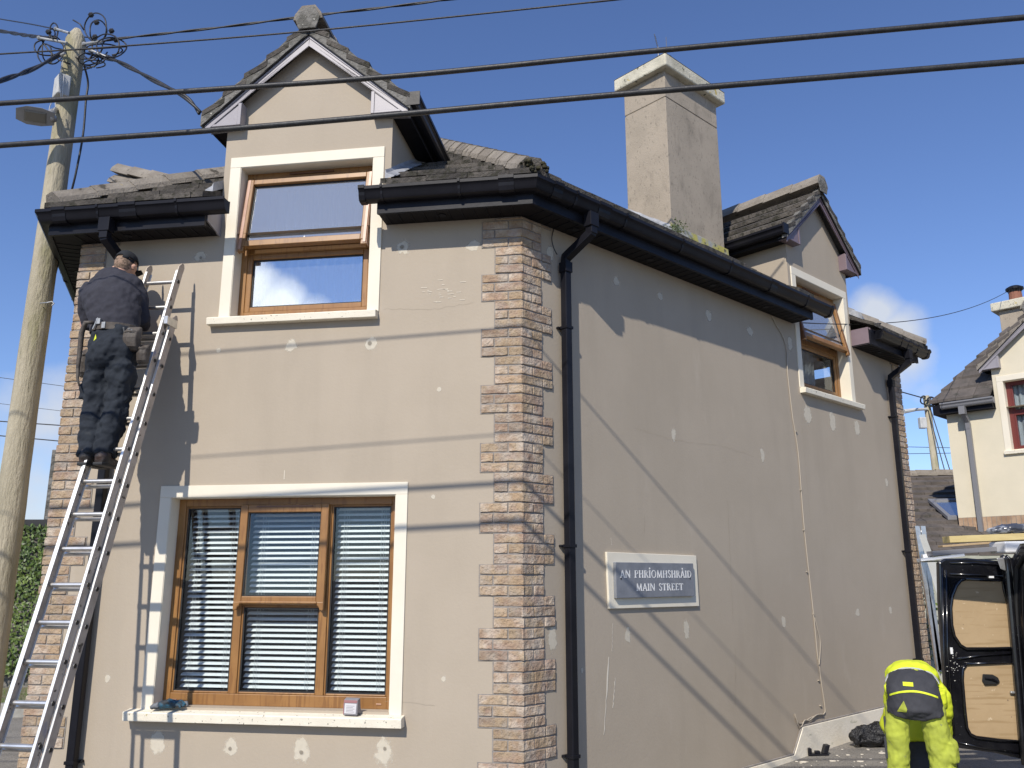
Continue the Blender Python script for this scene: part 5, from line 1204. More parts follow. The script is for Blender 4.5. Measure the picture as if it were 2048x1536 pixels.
# ---- roof load, every length its own thing
def plank(name, a, b, w, h, m, lab, cat, grp=None, roll=0.):
    a = Vector(a); b = Vector(b); t = (b-a).normalized(); s_ = Vector((-t.y, t.x, 0)).normalized(); u_ = t.cross(s_)*-1
    u_ = s_.cross(t); u_ = u_ if u_.z > 0 else -u_
    mb = MB(); mb.sweep([[p+s_*x+u_*y for x, y in ((-w/2, 0), (w/2, 0), (w/2, h), (-w/2, h))] for p in (a, b)])
    o = mb.build(name, m, org=a, bevel=.002); return setp(o, lab, cat, grp)
G_ = 'lengths of timber and trim on the van roof'
plank('timber_plank', at(1893, 1086, 6.05), at(2120, 1077, 5.95), .14, .045, M['pine'], 'long yellow timber plank jutting furthest left, highest on the van roof', 'plank', G_)
plank('timber_plank', at(1992, 1079, 6.5), at(2120, 1078, 6.45), .10, .035, M['pine'], 'shorter yellow plank just under the top plank on the van roof', 'plank', G_)
plank('timber_plank', at(1881, 1095, 6.7), at(2100, 1079, 6.6), .10, .016, M['ply'], 'thin brown plank low on the van roof, with a rough end', 'plank', G_)
plank('gutter_length', at(1860, 1112, 6.52), at(2120, 1093, 6.5), .10, .035, M['greyprofile'], 'grey plastic profile lying along the van roof', 'trim', G_)
plank('trim_board', at(1838, 1123, 6.56), at(1925, 1113, 6.5), .12, .02, M['white'], 'white plastic trim board poking out furthest over the van door', 'trim', G_)
plank('trim_board', at(1845, 1116, 6.6), at(1900, 1110, 6.56), .06, .025, M['white'], 'short white trim piece on top of the white trim board', 'trim', G_)
plank('trim_board', at(1842, 1125, 6.62), at(2100, 1116, 6.6),   .12, .012, M['paleboard'], 'wide pale board laid flat under the trim on the van roof', 'board', G_)
a_ = at(2012, 1106, 6.35); mb = MB(); mb.box((0, 0, 0), (.6, .22, .085), lambda x, y, z: a_+Vector((x, y+.0*x, z+.02*x))); setp(mb.build('white_case', M['white'], org=a_, bevel=.012), 'white plastic box section at the right of the van roof load', 'box')
a_ = at(1978, 1064, 6.45); mb = MB(); mb.tube([a_, a_+Vector((.12, 0, .025)), a_+Vector((.45, 0, .03)), a_+Vector((.7, 0, .03))], [(.02, .05), (.035, .09), (.04, .1), (.03, .09)], 12, ref=(0, 0, 1))
o = soft(mb, 'wrapped_bundle', M['wrap'], None, .012, 2, ((.045, .03),)); setp(o, 'dark bundle in shiny plastic wrap on top of the timber', 'bundle')
# ================================================================ things on the ground and sills
def gpt(x, y):
    r = (at(x, y, 1)-Vector((0, 0, EYE))); k = (-.12-EYE)/r.z
    for _ in range(4): k = (gz(r.x*k)-EYE)/r.z
    return r*k+Vector((0, 0, EYE))
c = gpt(1752, 1494); mb = MB(); mb.tube([c+Vector((-.24, 0, .07)), c+Vector((-.12, .03, .10)), c+Vector((.06, 0, .12)), c+Vector((.26, .05, .10)), c+Vector((.42, .05, .06))], [.05, .10, .12, .10, .05], 12)
o = soft(mb, 'bin_bag', M['bag'], None, .018, 2, ((.10, .09), (.045, .03))); setp(o, 'crumpled black plastic bag on the asphalt left of the bending man', 'bag')
c = gpt(1850, 1520); mb = MB(); mb.tube([c+Vector((-.16, .1, .05)), c+Vector((-.03, 0, .10)), c+Vector((.12, -.05, .07))], [.05, .09, .06], 12); o = soft(mb, 'foil_wrap', M['foil'], None, .015, 1, ((.045, .06),)); setp(o, 'crumpled silver wrapping between the bending man\'s legs', 'wrapping')
c = gpt(1755, 1464); mb = MB()
for i in range(9): q = c+Vector((random.uniform(-.2, .35), random.uniform(-.08, .12), .01)); mb.tube([q, q+Vector((random.uniform(.05, .15), random.uniform(-.05, .05), .02)), q+Vector((.2, .02, 0))], [.004, .018, .004], 6)
o = mb.build('clear_wrap', M['foil'], org=c, smooth=True); setp(o, 'loose clear plastic film lying against the cream plinth', 'plastic film')
c = gpt(1636, 1511); mb = MB(); mb.box((-.10, -.03, 0), (.10, .05, .02), lambda x, y, z: c+Vector((x, y, z))); mb.box((-.10, -.03, .02), (-.065, .05, .07), lambda x, y, z: c+Vector((x, y, z))); mb.box((.045, -.03, .02), (.09, .05, .10), lambda x, y, z: c+Vector((x+.03*(z > .05), y, z))); mb.box((-.03, -.02, .02), (.02, .02, .045), lambda x, y, z: c+Vector((x, y, z)))
setp(mb.build('pipe_bracket', M['pvc'], org=c, bevel=.006), 'small black plastic pipe bracket on the ground by the plinth step', 'bracket')
mb = MB()
for i in range(90):
    q = gpt(random.uniform(1560, 1770), random.uniform(1455, 1535)); u_ = (Vector((q.x, q.y))-C2).dot(FR.n)
    if u_ < .06: continue
    r_ = random.uniform(.006, .03) if random.random() < .25 else random.uniform(.003, .010); k = 7; ang = random.random()*6
    mb.prism([q+Vector((r_*1.6*math.cos(ang+2*math.pi*j/k)*random.uniform(.7, 1.2), r_*math.sin(ang+2*math.pi*j/k), .004)) for j in range(k)], [q+Vector((r_*1.4*math.cos(ang+2*math.pi*j/k), r_*math.sin(ang+2*math.pi*j/k), -.002)) for j in range(k)])
setp(mb.build('litter', M['scratch']), 'scattered pale plaster chips and flecks on the asphalt', kind='stuff')
c = gpt(1713, 1482); mb = MB(); mb.box((-.012, -.05, 0), (.012, .06, .012), lambda x, y, z: c+Vector((x, y, z))); setp(mb.build('plaster_offcut', M['cream'], org=c, bevel=.002), 'little cream offcut on the asphalt in front of the plinth', 'offcut')
# gloves on the big sill
gl = empty('work_glove', FL(2.66, .03, .63), 'blue and grey rubber-palmed work glove on the left end of the big window sill', 'glove')
g1 = MB(); zs_ = .635
g1.tube([FL(2.755, .055, zs_+.014), FL(2.70, .045, zs_+.030), FL(2.65, .035, zs_+.040), FL(2.60, .03, zs_+.034)], [(.018, .03), (.028, .038), (.034, .042), (.028, .036)], 12, ref=(0, 0, 1))
for i, (du, dz, l_) in enumerate(((0, .012, .085), (-.002, .0, .09), (-.004, -.008, .08))): g1.tube([FL(2.62, .012+i*.02, zs_+.035+dz), FL(2.57, .008+i*.022, zs_+.040+dz), FL(2.62-l_, .01+i*.024, zs_+.022+dz*.5)], [.014, .014, .009], 8)
g1.tube([FL(2.69, .06, zs_+.04), FL(2.64, .07, zs_+.055), FL(2.59, .06, zs_+.05)], [.014, .014, .009], 8)
soft(g1, 'palm', M['glovem'], gl, .005, 2, ((.02, .008),))
g2 = MB(); g2.tube([FL(2.775, .06, zs_+.012), FL(2.745, .055, zs_+.022), FL(2.715, .05, zs_+.030)], [(.016, .03), (.022, .036), (.026, .038)], 12, ref=(0, 0, 1)); g2.tube([FL(2.60, -.005, zs_+.03), FL(2.54, -.02, zs_+.035), FL(2.52, 0, zs_+.02)], [.02, .018, .01], 8)
soft(g2, 'cuff', M['gloveg'], gl, .005, 2, ((.02, .006),))
# small product box on the sill
bx = empty('carton', FL(1.235, .05, .62), 'small white and red printed carton on the right end of the big window sill', 'carton')
CT = frame3(FL(1.235, .045, .628), (FL(-1, .12, 0)-FL(0, 0, 0)), FL(0, -1, 0)-FL(0, 0, 0))
mb = MB(); mb.prism([CT(x, y, z) for x, y, z in ((-.055, -.02, 0), (.055, -.02, 0), (.055, .05, 0), (-.055, .05, 0))], [CT(x, y, z) for x, y, z in ((-.050, -.02, .105), (.060, -.02, .105), (.055, .025, .115), (-.055, .025, .115))]); mb.build('box_body', M['cardg'], bx, bevel=.004)
mb = MB(); mb.prism([CT(x, -.0225, z) for x, z in ((-.045, .012), (.045, .012), (.050, .080), (-.042, .080))], [CT(x, -.0205, z) for x, z in ((-.045, .012), (.045, .012), (.050, .080), (-.042, .080))]); mb.build('front_label', M['cardw'], bx)
mb = MB(); mb.prism([CT(x, -.0225, z) for x, z in ((-.050, .084), (.052, .084), (.056, .102), (-.049, .102))], [CT(x, -.0205, z) for x, z in ((-.050, .084), (.052, .084), (.056, .102), (-.049, .102))]); mb.box((-.053, -.0225, .006), (-.047, -.0205, .08), CT); mb.build_each('print_band', M['cardr'], bx)
mb = MB()
for i in range(5): mb.box((-.030, -.0235, .022+i*.010), (.035-.012*(i % 2), -.0226, .0245+i*.010), CT)
mb.build('print_lines', M['cardg'], bx)
mb = MB(); mb.ball(FL(1.175, .045, .634), .009, 8); setp(mb.build('wall_plug', M['seal'], org=FL(1.175, .045, .628)), 'tiny dark plug lying beside the carton on the sill', 'plug')
# ================================================================ wooden pole, box, street lamp, coils, wires
pole = empty('utility_pole', (-4.39, 7.35, -.35), 'tall weathered wooden utility pole with tangled wires, left of the house', 'pole')
mb = MB(); pts = []; rad = []
pb_, pt_ = at(-10, 1100, 7.35), at(152, 62, 7.35)
for i in range(26):
    f_ = i/25; p = Vector((-4.40, 7.35, -.4)).lerp(Vector((-4.352, 7.35, 6.80)), f_); pts.append(p+Vector((random.uniform(-.003, .003), 0, 0))); rad.append(.132-.040*f_+random.uniform(-.0015, .0015))
pts.append(Vector((-4.352, 7.35, 6.86))); rad.append(.070); pts.append(Vector((-4.352, 7.35, 6.93))); rad.append(.03)
mb.tube(pts, rad, 22); po = mb.build('post', M['wood'], pole, smooth=True)
c = at(111, 172, 7.18); mb = MB()
BX = frame3(c, (.72, -.70, 0), (0, 0, 1))
mb.box((-.075, -.10, -.11), (.075, .12, .0), lambda x, y, z: BX(x, y, z)); mb.build('junction_box', M['lightgrey'], pole, bevel=.012)
lampr = MB(); a_ = at(105, 226, 7.15); b_ = at(68, 234, 7.0); l0 = at(45, 232, 6.95)
TL = frame3(at(78, 234, 7.0), (-.86, -.5, -.10), (.42, -.72, .52))
hd = [(-.13, .07), (-.02, .10), (.10, .10), (.19, .06)]
lampr.prism([TL(x, y*s_, .0) for s_ in (1,) for x, y in hd]+[TL(x, -y, .0) for x, y in reversed(hd)], [TL(x*.8, y*.6*s_, .055 if x < .1 else .02) for s_ in (1,) for x, y in hd]+[TL(x*.8, -y*.6, .055 if x < .1 else .02) for x, y in reversed(hd)])
lh = lampr.build('lamp_head', M['lampgrey'], pole, bevel=.008)
mb = MB(); z_ = -.004 if TL(0, 0, 1).z > TL(0, 0, 0).z else .004; mb.prism([TL(x, y, z_) for x, y in ((-.06, .055), (.12, .055), (.12, -.055), (-.06, -.055))], [TL(x, y, z_*3) for x, y in ((-.05, .045), (.11, .045), (.11, -.045), (-.05, -.045))]); mb.build('lamp_lens', M['lens'], lh)
mb = MB(); mb.tube([TL(-.12, 0, .0), at(100, 228, 7.12), at(112, 218, 7.25)], [.032, .038, .02], 10); mb.build('lamp_bracket', M['galv'], pole, smooth=True)
mb = MB()
for pts in ([(104, 204), (100, 212), (98, 222)], [(124, 200), (128, 150), (122, 145)], [(122, 200), (121, 150), (126, 122)], [(110, 200), (111, 214), (106, 222)]): mb.tube([at(x, y, 7.14) for x, y in pts], .004, 5)
mb.build('lamp_wire', M['lightgrey'], pole)
def loop(mb, cx, cy, rx, ry, Y, r=.007, a0=0, a1=340, jit=.6, ph=0, dy=.12):
    pts = []
    for i in range(30):
        a = R_(a0+(a1-a0)*i/29); q = at(cx+rx*math.cos(a)*(1+.06*math.sin(3*a+ph)), cy+ry*math.sin(a), Y+dy*math.sin(a+ph)); pts.append(q)
    mb.tube(pts, r, 6)
cb = MB()
for a in ((192, 55, 22, 29, 7.2), (196, 62, 17, 22, 7.25), (213, 92, 27, 24, 7.1), (205, 100, 38, 12, 7.2), (222, 95, 30, 20, 7.0), (108, 62, 8, 16, 7.2), (104, 68, 6, 10, 7.3), (97, 95, 30, 16, 7.2), (105, 100, 22, 28, 7.3), (176, 118, 20, 12, 7.1), (195, 118, 15, 9, 7.2), (90, 108, 14, 20, 7.2), (188, 128, 22, 8, 7.3), (170, 96, 34, 22, 7.4)): loop(cb, *a, a0=random.uniform(0, 120), a1=random.uniform(380, 470), ph=random.random()*6)
for p in ([(140, 128), (118, 120), (96, 100), (84, 82), (70, 70)], [(170, 90), (186, 108), (206, 118), (225, 122)], [(168, 112), (182, 122), (198, 112), (206, 95)], [(165, 140), (180, 136), (200, 126)], [(130, 100), (110, 96), (92, 88)], [(168, 60), (160, 48), (146, 40)], [(170, 130), (188, 134), (205, 118), (215, 104)]): cb.tube([at(x, y, 7.2) for x, y in p], .007, 6)
cb.build('wire_coils', M['cable'], pole, smooth=True)
cb = MB()
for x, y in ((182, 30), (193, 45), (223, 62), (190, 74), (97, 64), (232, 80)): q = at(x, y, 7.12); cb.tube([q+Vector((-.02, 0, -.012)), q, q+Vector((.02, 0, .014))], [.016, .026, .016], 8)
cb.build('connector', M['cable'], pole)
cb = MB()
for a, b in (((168, 88), (205, 82)), ((112, 58), (138, 66)), ((78, 76), (134, 86)), ((180, 100), (215, 115)), ((100, 122), (130, 106))):
    pa, pb2 = at(*a, 7.18), at(*b, 7.12); cb.tube([pa, pb2], .013, 8); cb.ball(pa, .022, 8)
cb.build('dead_end_clamp', M['galv'], pole)
cb = MB(); cb.tube([Vector((-4.30, 7.25, 4.02)), at(95, 605, 7.2), at(104, 603, 7.2), at(108, 607, 7.2), at(104, 611, 7.2)], .006, 6); cb.build('pigtail_hook', M['galv'], pole)
def cablething(pts, r, lab, twist=False, grp=None, name='overhead_cable', seg=8, sag=0.):
    P_ = [Vector(p) for p in pts]; q = smooth_pts([tuple(p) for p in P_], 10) if len(P_) > 2 else [P_[0].lerp(P_[1], i/24)-Vector((0, 0, sag*4*(i/24)*(1-i/24))) for i in range(25)]
    mb = MB()
    if twist:
        L = 0; pr = None; fine = []
        for i in range(len(q)-1):
            n_ = max(1, int((q[i+1]-q[i]).length/.035))
            for k in range(n_): fine.append(q[i].lerp(q[i+1], k/n_))
        fine.append(q[-1]); up0 = Vector((0, 0, 1))
        for ph in (0, math.pi):
            pp = []; L = 0
            for i, p in enumerate(fine):
                t = (fine[min(i+1, len(fine)-1)]-fine[max(0, i-1)]).normalized(); s_ = t.cross(up0).normalized(); v = s_.cross(t); L += .035
                a = ph+L*2*math.pi/.62+.5*math.sin(L*3.1); pp.append(p+(s_*math.cos(a)+v*math.sin(a))*r*.58)
            mb.tube(pp, r*.85, 6)
    else: mb.tube(q, r, seg)
    o = mb.build(name, M['cable'], org=q[len(q)//2], smooth=True); return setp(o, lab, 'cable', grp)
def ext(p, k0, k1):
    p = [Vector(q) for q in p]; return [p[0]+(p[0]-p[1]).normalized()*k0]+p+[p[-1]+(p[-1]-p[-2]).normalized()*k1]
GW = 'overhead cables crossing in front of the house'
cablething(ext([(-2.933, 4.3, 4.236), (-1.712, 4.168, 4.239), (-.553, 4.038, 4.247), (.795, 3.861, 4.278), (2.55, 3.642, 4.309)], 9, 9), .0150, 'upper of the two thick black cables crossing the whole picture', grp=GW)
cablething(ext([(-2.876, 4.268, 3.954), (-1.677, 4.133, 3.967), (-.73, 4.017, 3.985), (.518, 3.858, 4.014), (2.5, 3.618, 4.049)], 9, 9), .0160, 'lower of the two thick black cables crossing the whole picture', grp=GW)
cablething(ext([(-2.994, 4.325, 4.573), (-2.487, 4.276, 4.572), (-1.136, 4.131, 4.586), (.542, 3.924, 4.626), (1.26, 3.832, 4.646)], 9, 9), .0048, 'thin black cable passing in front of the pole top and the gable peak', grp=GW)
cablething(ext([(-3.223, 4.551, 5.254), (0, 4.293, 5.168), (2.856, 3.952, 5.191)], 9, 9), .008, 'highest cable, above the picture, its shadow on the upper front wall', grp=GW)
cablething([tuple(at(205, 84, 7.15)), tuple(at(240, 77, 7.1)), tuple(at(430, 56, 7.0)), tuple(at(620, 32, 6.9)), tuple(at(760, 16, 6.85)), tuple(at(890, 0, 6.8)), tuple(at(1200, -40, 6.8)), tuple(at(1500, -85, 6.8))], .0095, 'twisted black cable from the pole top passing behind the gable peak', True, GW)
cablething([tuple(at(210, 112, 7.15)), tuple(at(250, 130, 6.95)), tuple(at(310, 162, 6.7)), tuple(at(370, 194, 6.53)), tuple(FL(2.79, .12, 5.50))], .016, 'twisted black service cable from the pole down to the left gable eave', True, 'service cables at the pole')
cablething([tuple(at(-60, 184, 6.0)), tuple(at(0, 162, 6.3)), tuple(at(70, 136, 6.8)), tuple(at(128, 104, 7.2))], .016, 'thick black cable rising from the left edge to the pole', True, 'service cables at the pole')
cablething([tuple(at(-80, 48, 8.8)), tuple(at(0, 62, 8.5)), tuple(at(60, 72, 7.9)), tuple(at(112, 78, 7.3))], .016, 'thick black cable from the upper left edge to the pole top', True, 'service cables at the pole')
cablething([tuple(at(-80, 24, 8.8)), tuple(at(0, 38, 8.5)), tuple(at(60, 48, 7.9)), tuple(at(105, 57, 7.3))], .007, 'thin black cable from the top left corner to the pole top', False, 'service cables at the pole')
cablething([tuple(at(x, y, Y)) for x, y, Y in ((168, 130, 7.25), (176, 165, 7.35), (172, 200, 7.35), (166, 270, 7.35), (152, 345, 7.35), (141, 392, 7.4), (128, 460, 7.42), (118, 515, 7.42), (108, 560, 7.4), (100, 602, 7.38), (85, 640, 7.36), (72, 690, 7.36), (52, 820, 7.36), (30, 1000, 7.36))], .010, 'black cable hanging down beside the wooden pole and in front of its hook', False, 'service cables at the pole')
cablething([tuple(FR(4.33, .10, 4.40)), (10.685, 17.0, 7.572)], .006, 'thin black cable from the side wall eave to the yellow house chimney', sag=.25)
for i, (y0, y2, r_) in enumerate(((756, 774, .010), (808, 824, .008), (843, 852, .020), (872, 884, .020))):
    cablething([tuple(at(-300, y0-(y2-y0)*2.3, 30)), tuple(at(700, y2+(y2-y0)*4.2, 30))], r_, ('distant thin cable left of the house, highest of four', 'distant thin cable left of the house, second of four from the top', 'distant thick cable left of the house, third of four', 'distant thick cable left of the house, lowest of four')[i], grp='distant cables behind the wooden pole')
# ---- distant pole on the right
dp2 = empty('utility_pole', (15.33, 30, .1), 'distant wooden pole with a lamp arm, behind the gap right of the house', 'pole')
mb = MB(); mb.tube([Vector((15.36, 30, 0)), at(1852, 792, 30)], [.16, .11], 12); mb.build('post', M['wood'], dp2, smooth=True)
mb = MB(); mb.tube([at(1853, 818, 29.9), at(1832, 819, 29.7), at(1808, 823, 29.6)], [.05, .06, .08], 8); mb.build('lamp_arm', M['lightgrey'], dp2)
q = at(1845, 846, 29.8); mb = MB(); mb.box(tuple(q-Vector((.12, .1, .2))), tuple(q+Vector((.12, .1, .2)))); mb.build('junction_box', M['lightgrey'], dp2, bevel=.02)
mb = MB()
for a in ((1862, 800, 7, 6, 29.8), (1858, 806, 10, 6, 29.9), (1864, 804, 5, 9, 29.8), (1847, 800, 6, 8, 30)): loop(mb, *a, r=.025, ph=random.random()*6)
mb.build('wire_coils', M['cable'], dp2)
cablething([tuple(at(1800, 783, 28)), tuple(at(1850, 797, 29.9))], .022, 'far cable running from the house to the distant pole', grp='cables at the distant pole')
cablething([tuple(at(1860, 815, 29.9)), tuple(at(1906, 960, 29))], .018, 'right slanting stay wire of the distant pole', grp='cables at the distant pole')
cablething([tuple(at(1856, 820, 29.9)), tuple(at(1894, 958, 29))], .018, 'left slanting stay wire of the distant pole', grp='cables at the distant pole')
cablething([tuple(at(1780, 893, 34)), tuple(at(1920, 896, 34))], .012, 'far level cable in the gap, upper of two', grp='cables at the distant pole')
cablething([tuple(at(1780, 908, 34)), tuple(at(1920, 906, 34))], .012, 'far level cable in the gap, lower of two', grp='cables at the distant pole')
# ================================================================ pale yellow house on the right
nh = empty('house', FN(2.2, -2, .1), 'pale yellow rendered house with maroon window and pointed gable at the right edge', 'house')
UN = 1.56
mb = MB(); hN = dhole(UN)
wall_panel(mb, FN, [0, 5, UN-.745, UN+.745], [2.58, 4.41], [(hN[0], hN[1], hN[2], 4.41)])
mb.quad(FN(UN-.745, 0, 4.41), FN(hN[0], 0, 4.41), FN(hN[0], 0, 4.86), FN(UN-.745, 0, 4.86)); mb.quad(FN(hN[1], 0, 4.41), FN(UN+.745, 0, 4.41), FN(UN+.745, 0, 4.86), FN(hN[1], 0, 4.86)); mb.quad(*gable_poly(FN, UN, 4.86, 5.91))
for x in (hN[0], hN[1]): mb.quad(FN(x, 0, 4.41), FN(x, -.24, 4.41), FN(x, -.24, 4.86), FN(x, 0, 4.86))
mb.quad(FN(0, 0, 2.58), FN(0, -4, 2.58), FN(0, -4, 4.41), FN(0, 0, 4.41))
mb.build('wall', M['nwall'], nh, fixn=False)
mb = MB()
def bricks(F, u0, u1, z0, z1, bw, bh, o=.006, stag=False):
    z = z0; k = 0
    while z < z1-.01:
        u = u0-(bw/2 if (k % 2 and stag) else 0)
        while u < u1:
            a, b = max(u, u0)+.005, min(u+bw, u1)-.005
            if b-a > .02: mb.box((a, -.03, z+.005), (b, o+random.uniform(-.002, .002), min(z+bh, z1)-.005), F)
            u += bw
        z += bh; k += 1
bricks(FN, 0, 5, 2.32, 2.58, .075, .26); bricks(FN, 0, 5, -.1, 2.32, .225, .075, .004, True)
bo = mb.build('brick_base', M['soldier'], nh); mb = MB(); mb.box((0, -4, -.1), (5, .0, 2.578), FN); mb.build('mortar', M['mortar'], bo)
window_surround(nh, FN, UN-.59, UN+.59, 3.66, 4.86, .095); reveals(nh, FN, UN-.59, UN+.59, 3.675, 4.86, .14); sill(nh, FN, UN-.70, UN+.70, 3.655, .055, .05, .12)
u0, u1, z0, z1 = UN-.59, UN+.59, 3.675, 4.86
mb = MB(); frame_rect(mb, FN, u0, u1, z0, z1, .07, -.18, -.12); mb.box((u0+.07, -.18, 4.27), (u1-.07, -.121, 4.36), FN); mb.box((u0+.07, -.18, z0+.07), (u0+.10, -.125, z1-.07), FN)
w_ = mb.build('window', M['maroon'], nh, bevel=.005); pane(w_, FN, u0+.08, u1-.06, z0+.06, 4.30, -.15); pane(w_, FN, u0+.08, u1-.06, 4.34, z1-.06, -.15)
mb = MB(); rg = []
for i in range(70): rg.append([FN(u0+.08+1.0*i/70, -.23+.02*math.sin(i*1.1), z0+.05), FN(u0+.08+1.0*i/70, -.23+.02*math.sin(i*1.1+.5), z1-.05)])
mb.sweep(rg, closed=False, cap=False); mb.build('curtain', M['curtain'], w_, fixn=False)
dormer(nh, FN, UN, M['mauve'], M['mauve'], gutter_side=0, cheekm=M['nwall'], tilem='tileclean', mossy=False, zo=-.28)
nc = FN.c
FNs = Frame(nc, -FN.n, -FN.d)
eaves(nh, [P(FN, UN+4.0), P(FN, UN+.74)], None, ())
pl_ = [nc-FN.n*2.5*1.0, nc, P(FN, UN-.74)]
g_ = MB(); sweep_plan(g_, pl_, [(.14, 4.40), (.16, 4.40), (.16, 4.57), (.14, 4.57)]); g_.build('fascia', M['pvc'], nh)
g_ = MB(); sweep_plan(g_, pl_, [(-.02, 4.402), (.14, 4.402), (.14, 4.415), (-.02, 4.415)]); g_.build('soffit', M['soffit'], nh)
g_ = MB(); sweep_plan(g_, [nc, P(FN, UN-.70)], [(o-.09, z) for o, z in GUT]); g_.build('gutter', M['greyprofile'], nh)
g_ = MB(); g_.box((.30, .17, 4.34), (.40, .27, 4.48), FN); g_.tube([FN(.35, .20, 4.36), FN(.36, .07, 4.22), FN(.36, .06, 4.1)], .05, 4, rot=math.pi/4, ref=tuple(FN(1, 0, 0)-FN(0, 0, 0))); g_.box((.325, .02, 2.0), (.395, .09, 4.2), FN); g_.build('downpipe', M['greyprofile'], nh)
rm = MB(); hv = [(1, -1, 0)]
for O_, sd_, nd_, sl_, sk_, hv_ in ((nc+FN.n*.2-FN.d*.2, FN.d, -FN.n, 6.0, [(UN+.2-.75, UN+.2+.75, 2.4)], [(1, -.62, 0)]), (nc+FN.n*.2-FN.d*.2, -FN.n, FN.d, 5.0, [], [(1/.62*.62, -1/.62*1.0*.62*0-1.0, 0)])):
    tiles(rm, O_, sd_, nd_, 4.60, sl_, 2.75, math.tan(R_(44)), hv_ if sd_ == FN.d else [(1, -1, 0)], sk_, s0=0, gauge=.235, tw=.30, thick=.05, lift=.045)
rm.prism([FN(-.18, .18, 4.58), FN(6, .18, 4.58), FN(6, -2.5, 7.15), FN(1.45, -2.5, 7.15)], [FN(-.18, .18, 4.55), FN(6, .18, 4.55), FN(6, -2.5, 7.12), FN(1.45, -2.5, 7.12)]) if False else None
nro = rm.build('roof', M['tileclean'], nh, bevel=.003)
mb = MB(); q1, q2 = at(1961, 627, 16.3), at(2300, 640, 14.0)
mb2 = MB(); ridge_line(mb2, FN(.2+1.5, .2-2.70, 4.60+2.70*math.tan(R_(44))+.12), FN(5, .2-2.70, 4.60+2.70*math.tan(R_(44))+.12), .12, .08); mb2.build('ridge_tiles', M['ridge'], nro)
mb = MB(); cc_ = at(2040, 640, 16.6); BXc = frame3(cc_, tuple(FN(1, 0, 0)-FN(0, 0, 0)), tuple(-(FN(0, 1, 0)-FN(0, 0, 0))))
mb.box((-.30, -.25, -.5), (.9, .35, .20), BXc); cn = mb.build('chimney', M['chim'], nh, bevel=.01)
mb = MB(); mb.box((-.42, -.35, .20), (1.0, .45, .38), BXc); mb.build('chimney_cap', M['capstone'], cn, bevel=.02)
mb = MB(); pq = BXc(-.02, 0, .38); mb.tube([pq, pq+Vector((0, 0, .22))], [.13, .12], 14); pt3 = mb.build('chimney_pot', M['terracotta'], cn)
mb = MB(); mb.tube([pq+Vector((0, 0, .28)), pq+Vector((0, 0, .32)), pq+Vector((0, 0, .36))], [.17, .17, .10], 14)
for i in range(8): a = i*math.pi/4; mb.tube([pq+Vector((.11*math.cos(a), .11*math.sin(a), .2)), pq+Vector((.14*math.cos(a), .14*math.sin(a), .3))], .008, 5)
mb.build('cowl', M['pvc'], pt3)
# ---- low tiled roof between the houses
lb = empty('outbuilding', (7.6, 15, 0), 'low outbuilding with dark tiled roof and a skylight, between the two houses', 'outbuilding')
O_ = Vector((5.6, 13.9)); sd_ = Vector((.985, -.17)).normalized(); nd_ = Vector((.17, .985)).normalized()
mb = MB(); tiles(mb, O_, sd_, nd_, 1.95, 5.0, 4.2, .40, [], gauge=.33, tw=.34, thick=.10, lift=.05); lro = mb.build('roof', M['tileclean'], lb, bevel=.004)
mb = MB(); pa, pb3 = O_+nd_*4.3, O_+nd_*4.3+sd_*5; ridge_line(mb, Vector((pa.x, pa.y, 1.95+4.3*.4+.05)), Vector((pb3.x, pb3.y, 1.95+4.3*.4+.05)), .14, .08); mb.build('ridge_tiles', M['ridge'], lro)
mb = MB()
for a, b in ((O_, O_+sd_*5), (O_, O_+nd_*4.3), (O_+sd_*5, O_+sd_*5+nd_*4.3)): 
    z2 = 1.93 if a == O_ and b == O_+sd_*5 else 1.93; mb.quad(Vector((a.x, a.y, -.2)), Vector((b.x, b.y, -.2)), Vector((b.x, b.y, z2)), Vector((a.x, a.y, z2)))
mb.build('wall', M['farwall'], lb, fixn=False)
RT = lambda x, y, z: Vector(((O_+sd_*x+nd_*y).x, (O_+sd_*x+nd_*y).y, 1.95+y*.40+.07+z))
mb = MB(); sx_, sy_ = 1.9, 1.35; frame_rect(mb, lambda u, o, z: RT(u, z, o), sx_, sx_+.62, sy_, sy_+1.0, .07, .0, .06); sk_ = mb.build('skylight', M['greyprofile'], lb)
mb = MB(); mb.prism([RT(sx_+.06, sy_+.06, .03), RT(sx_+.56, sy_+.06, .03), RT(sx_+.56, sy_+.94, .03), RT(sx_+.06, sy_+.94, .03)], [RT(sx_+.06, sy_+.06, .02), RT(sx_+.56, sy_+.06, .02), RT(sx_+.56, sy_+.94, .02), RT(sx_+.06, sy_+.94, .02)]); mb.build('pane', M['glassr'], sk_)
# ---- things leaning in the gap
c0 = at(1852, 1060, 11.2); 
mb = MB(); 
for i in range(12):
    pass
mb.prism([at(1860, 1110, 11.6), at(1885, 1110, 11.6), at(1885, 1392, 11.6), at(1862, 1392, 11.6)], [p+Vector((0, .12, 0)) for p in (at(1860, 1110, 11.6), at(1885, 1110, 11.6), at(1885, 1392, 11.6), at(1862, 1392, 11.6))])
wl = mb.build('garden_wall', M['farwall'], org=at(1872, 1390, 11.6)); setp(wl, 'stained pale wall with a little ivy beside the far end of the house', 'wall')
lb2 = empty('leaning_ladder', at(1875, 1345, 11.0), 'light grey aluminium ladder leaning in the gap behind the far quoins', 'ladder')
for dx in (0, 13):
    mb = MB(); mb.sweep([[p+Vector((x, y, 0)) for x, y in ((-.03, -.02), (.03, -.02), (.03, .02), (-.03, .02))] for p in (at(1833+dx*.9, 1052, 10.9), at(1878+dx*.2, 1340, 10.9))]); mb.build('stile', M['alu'], lb2)
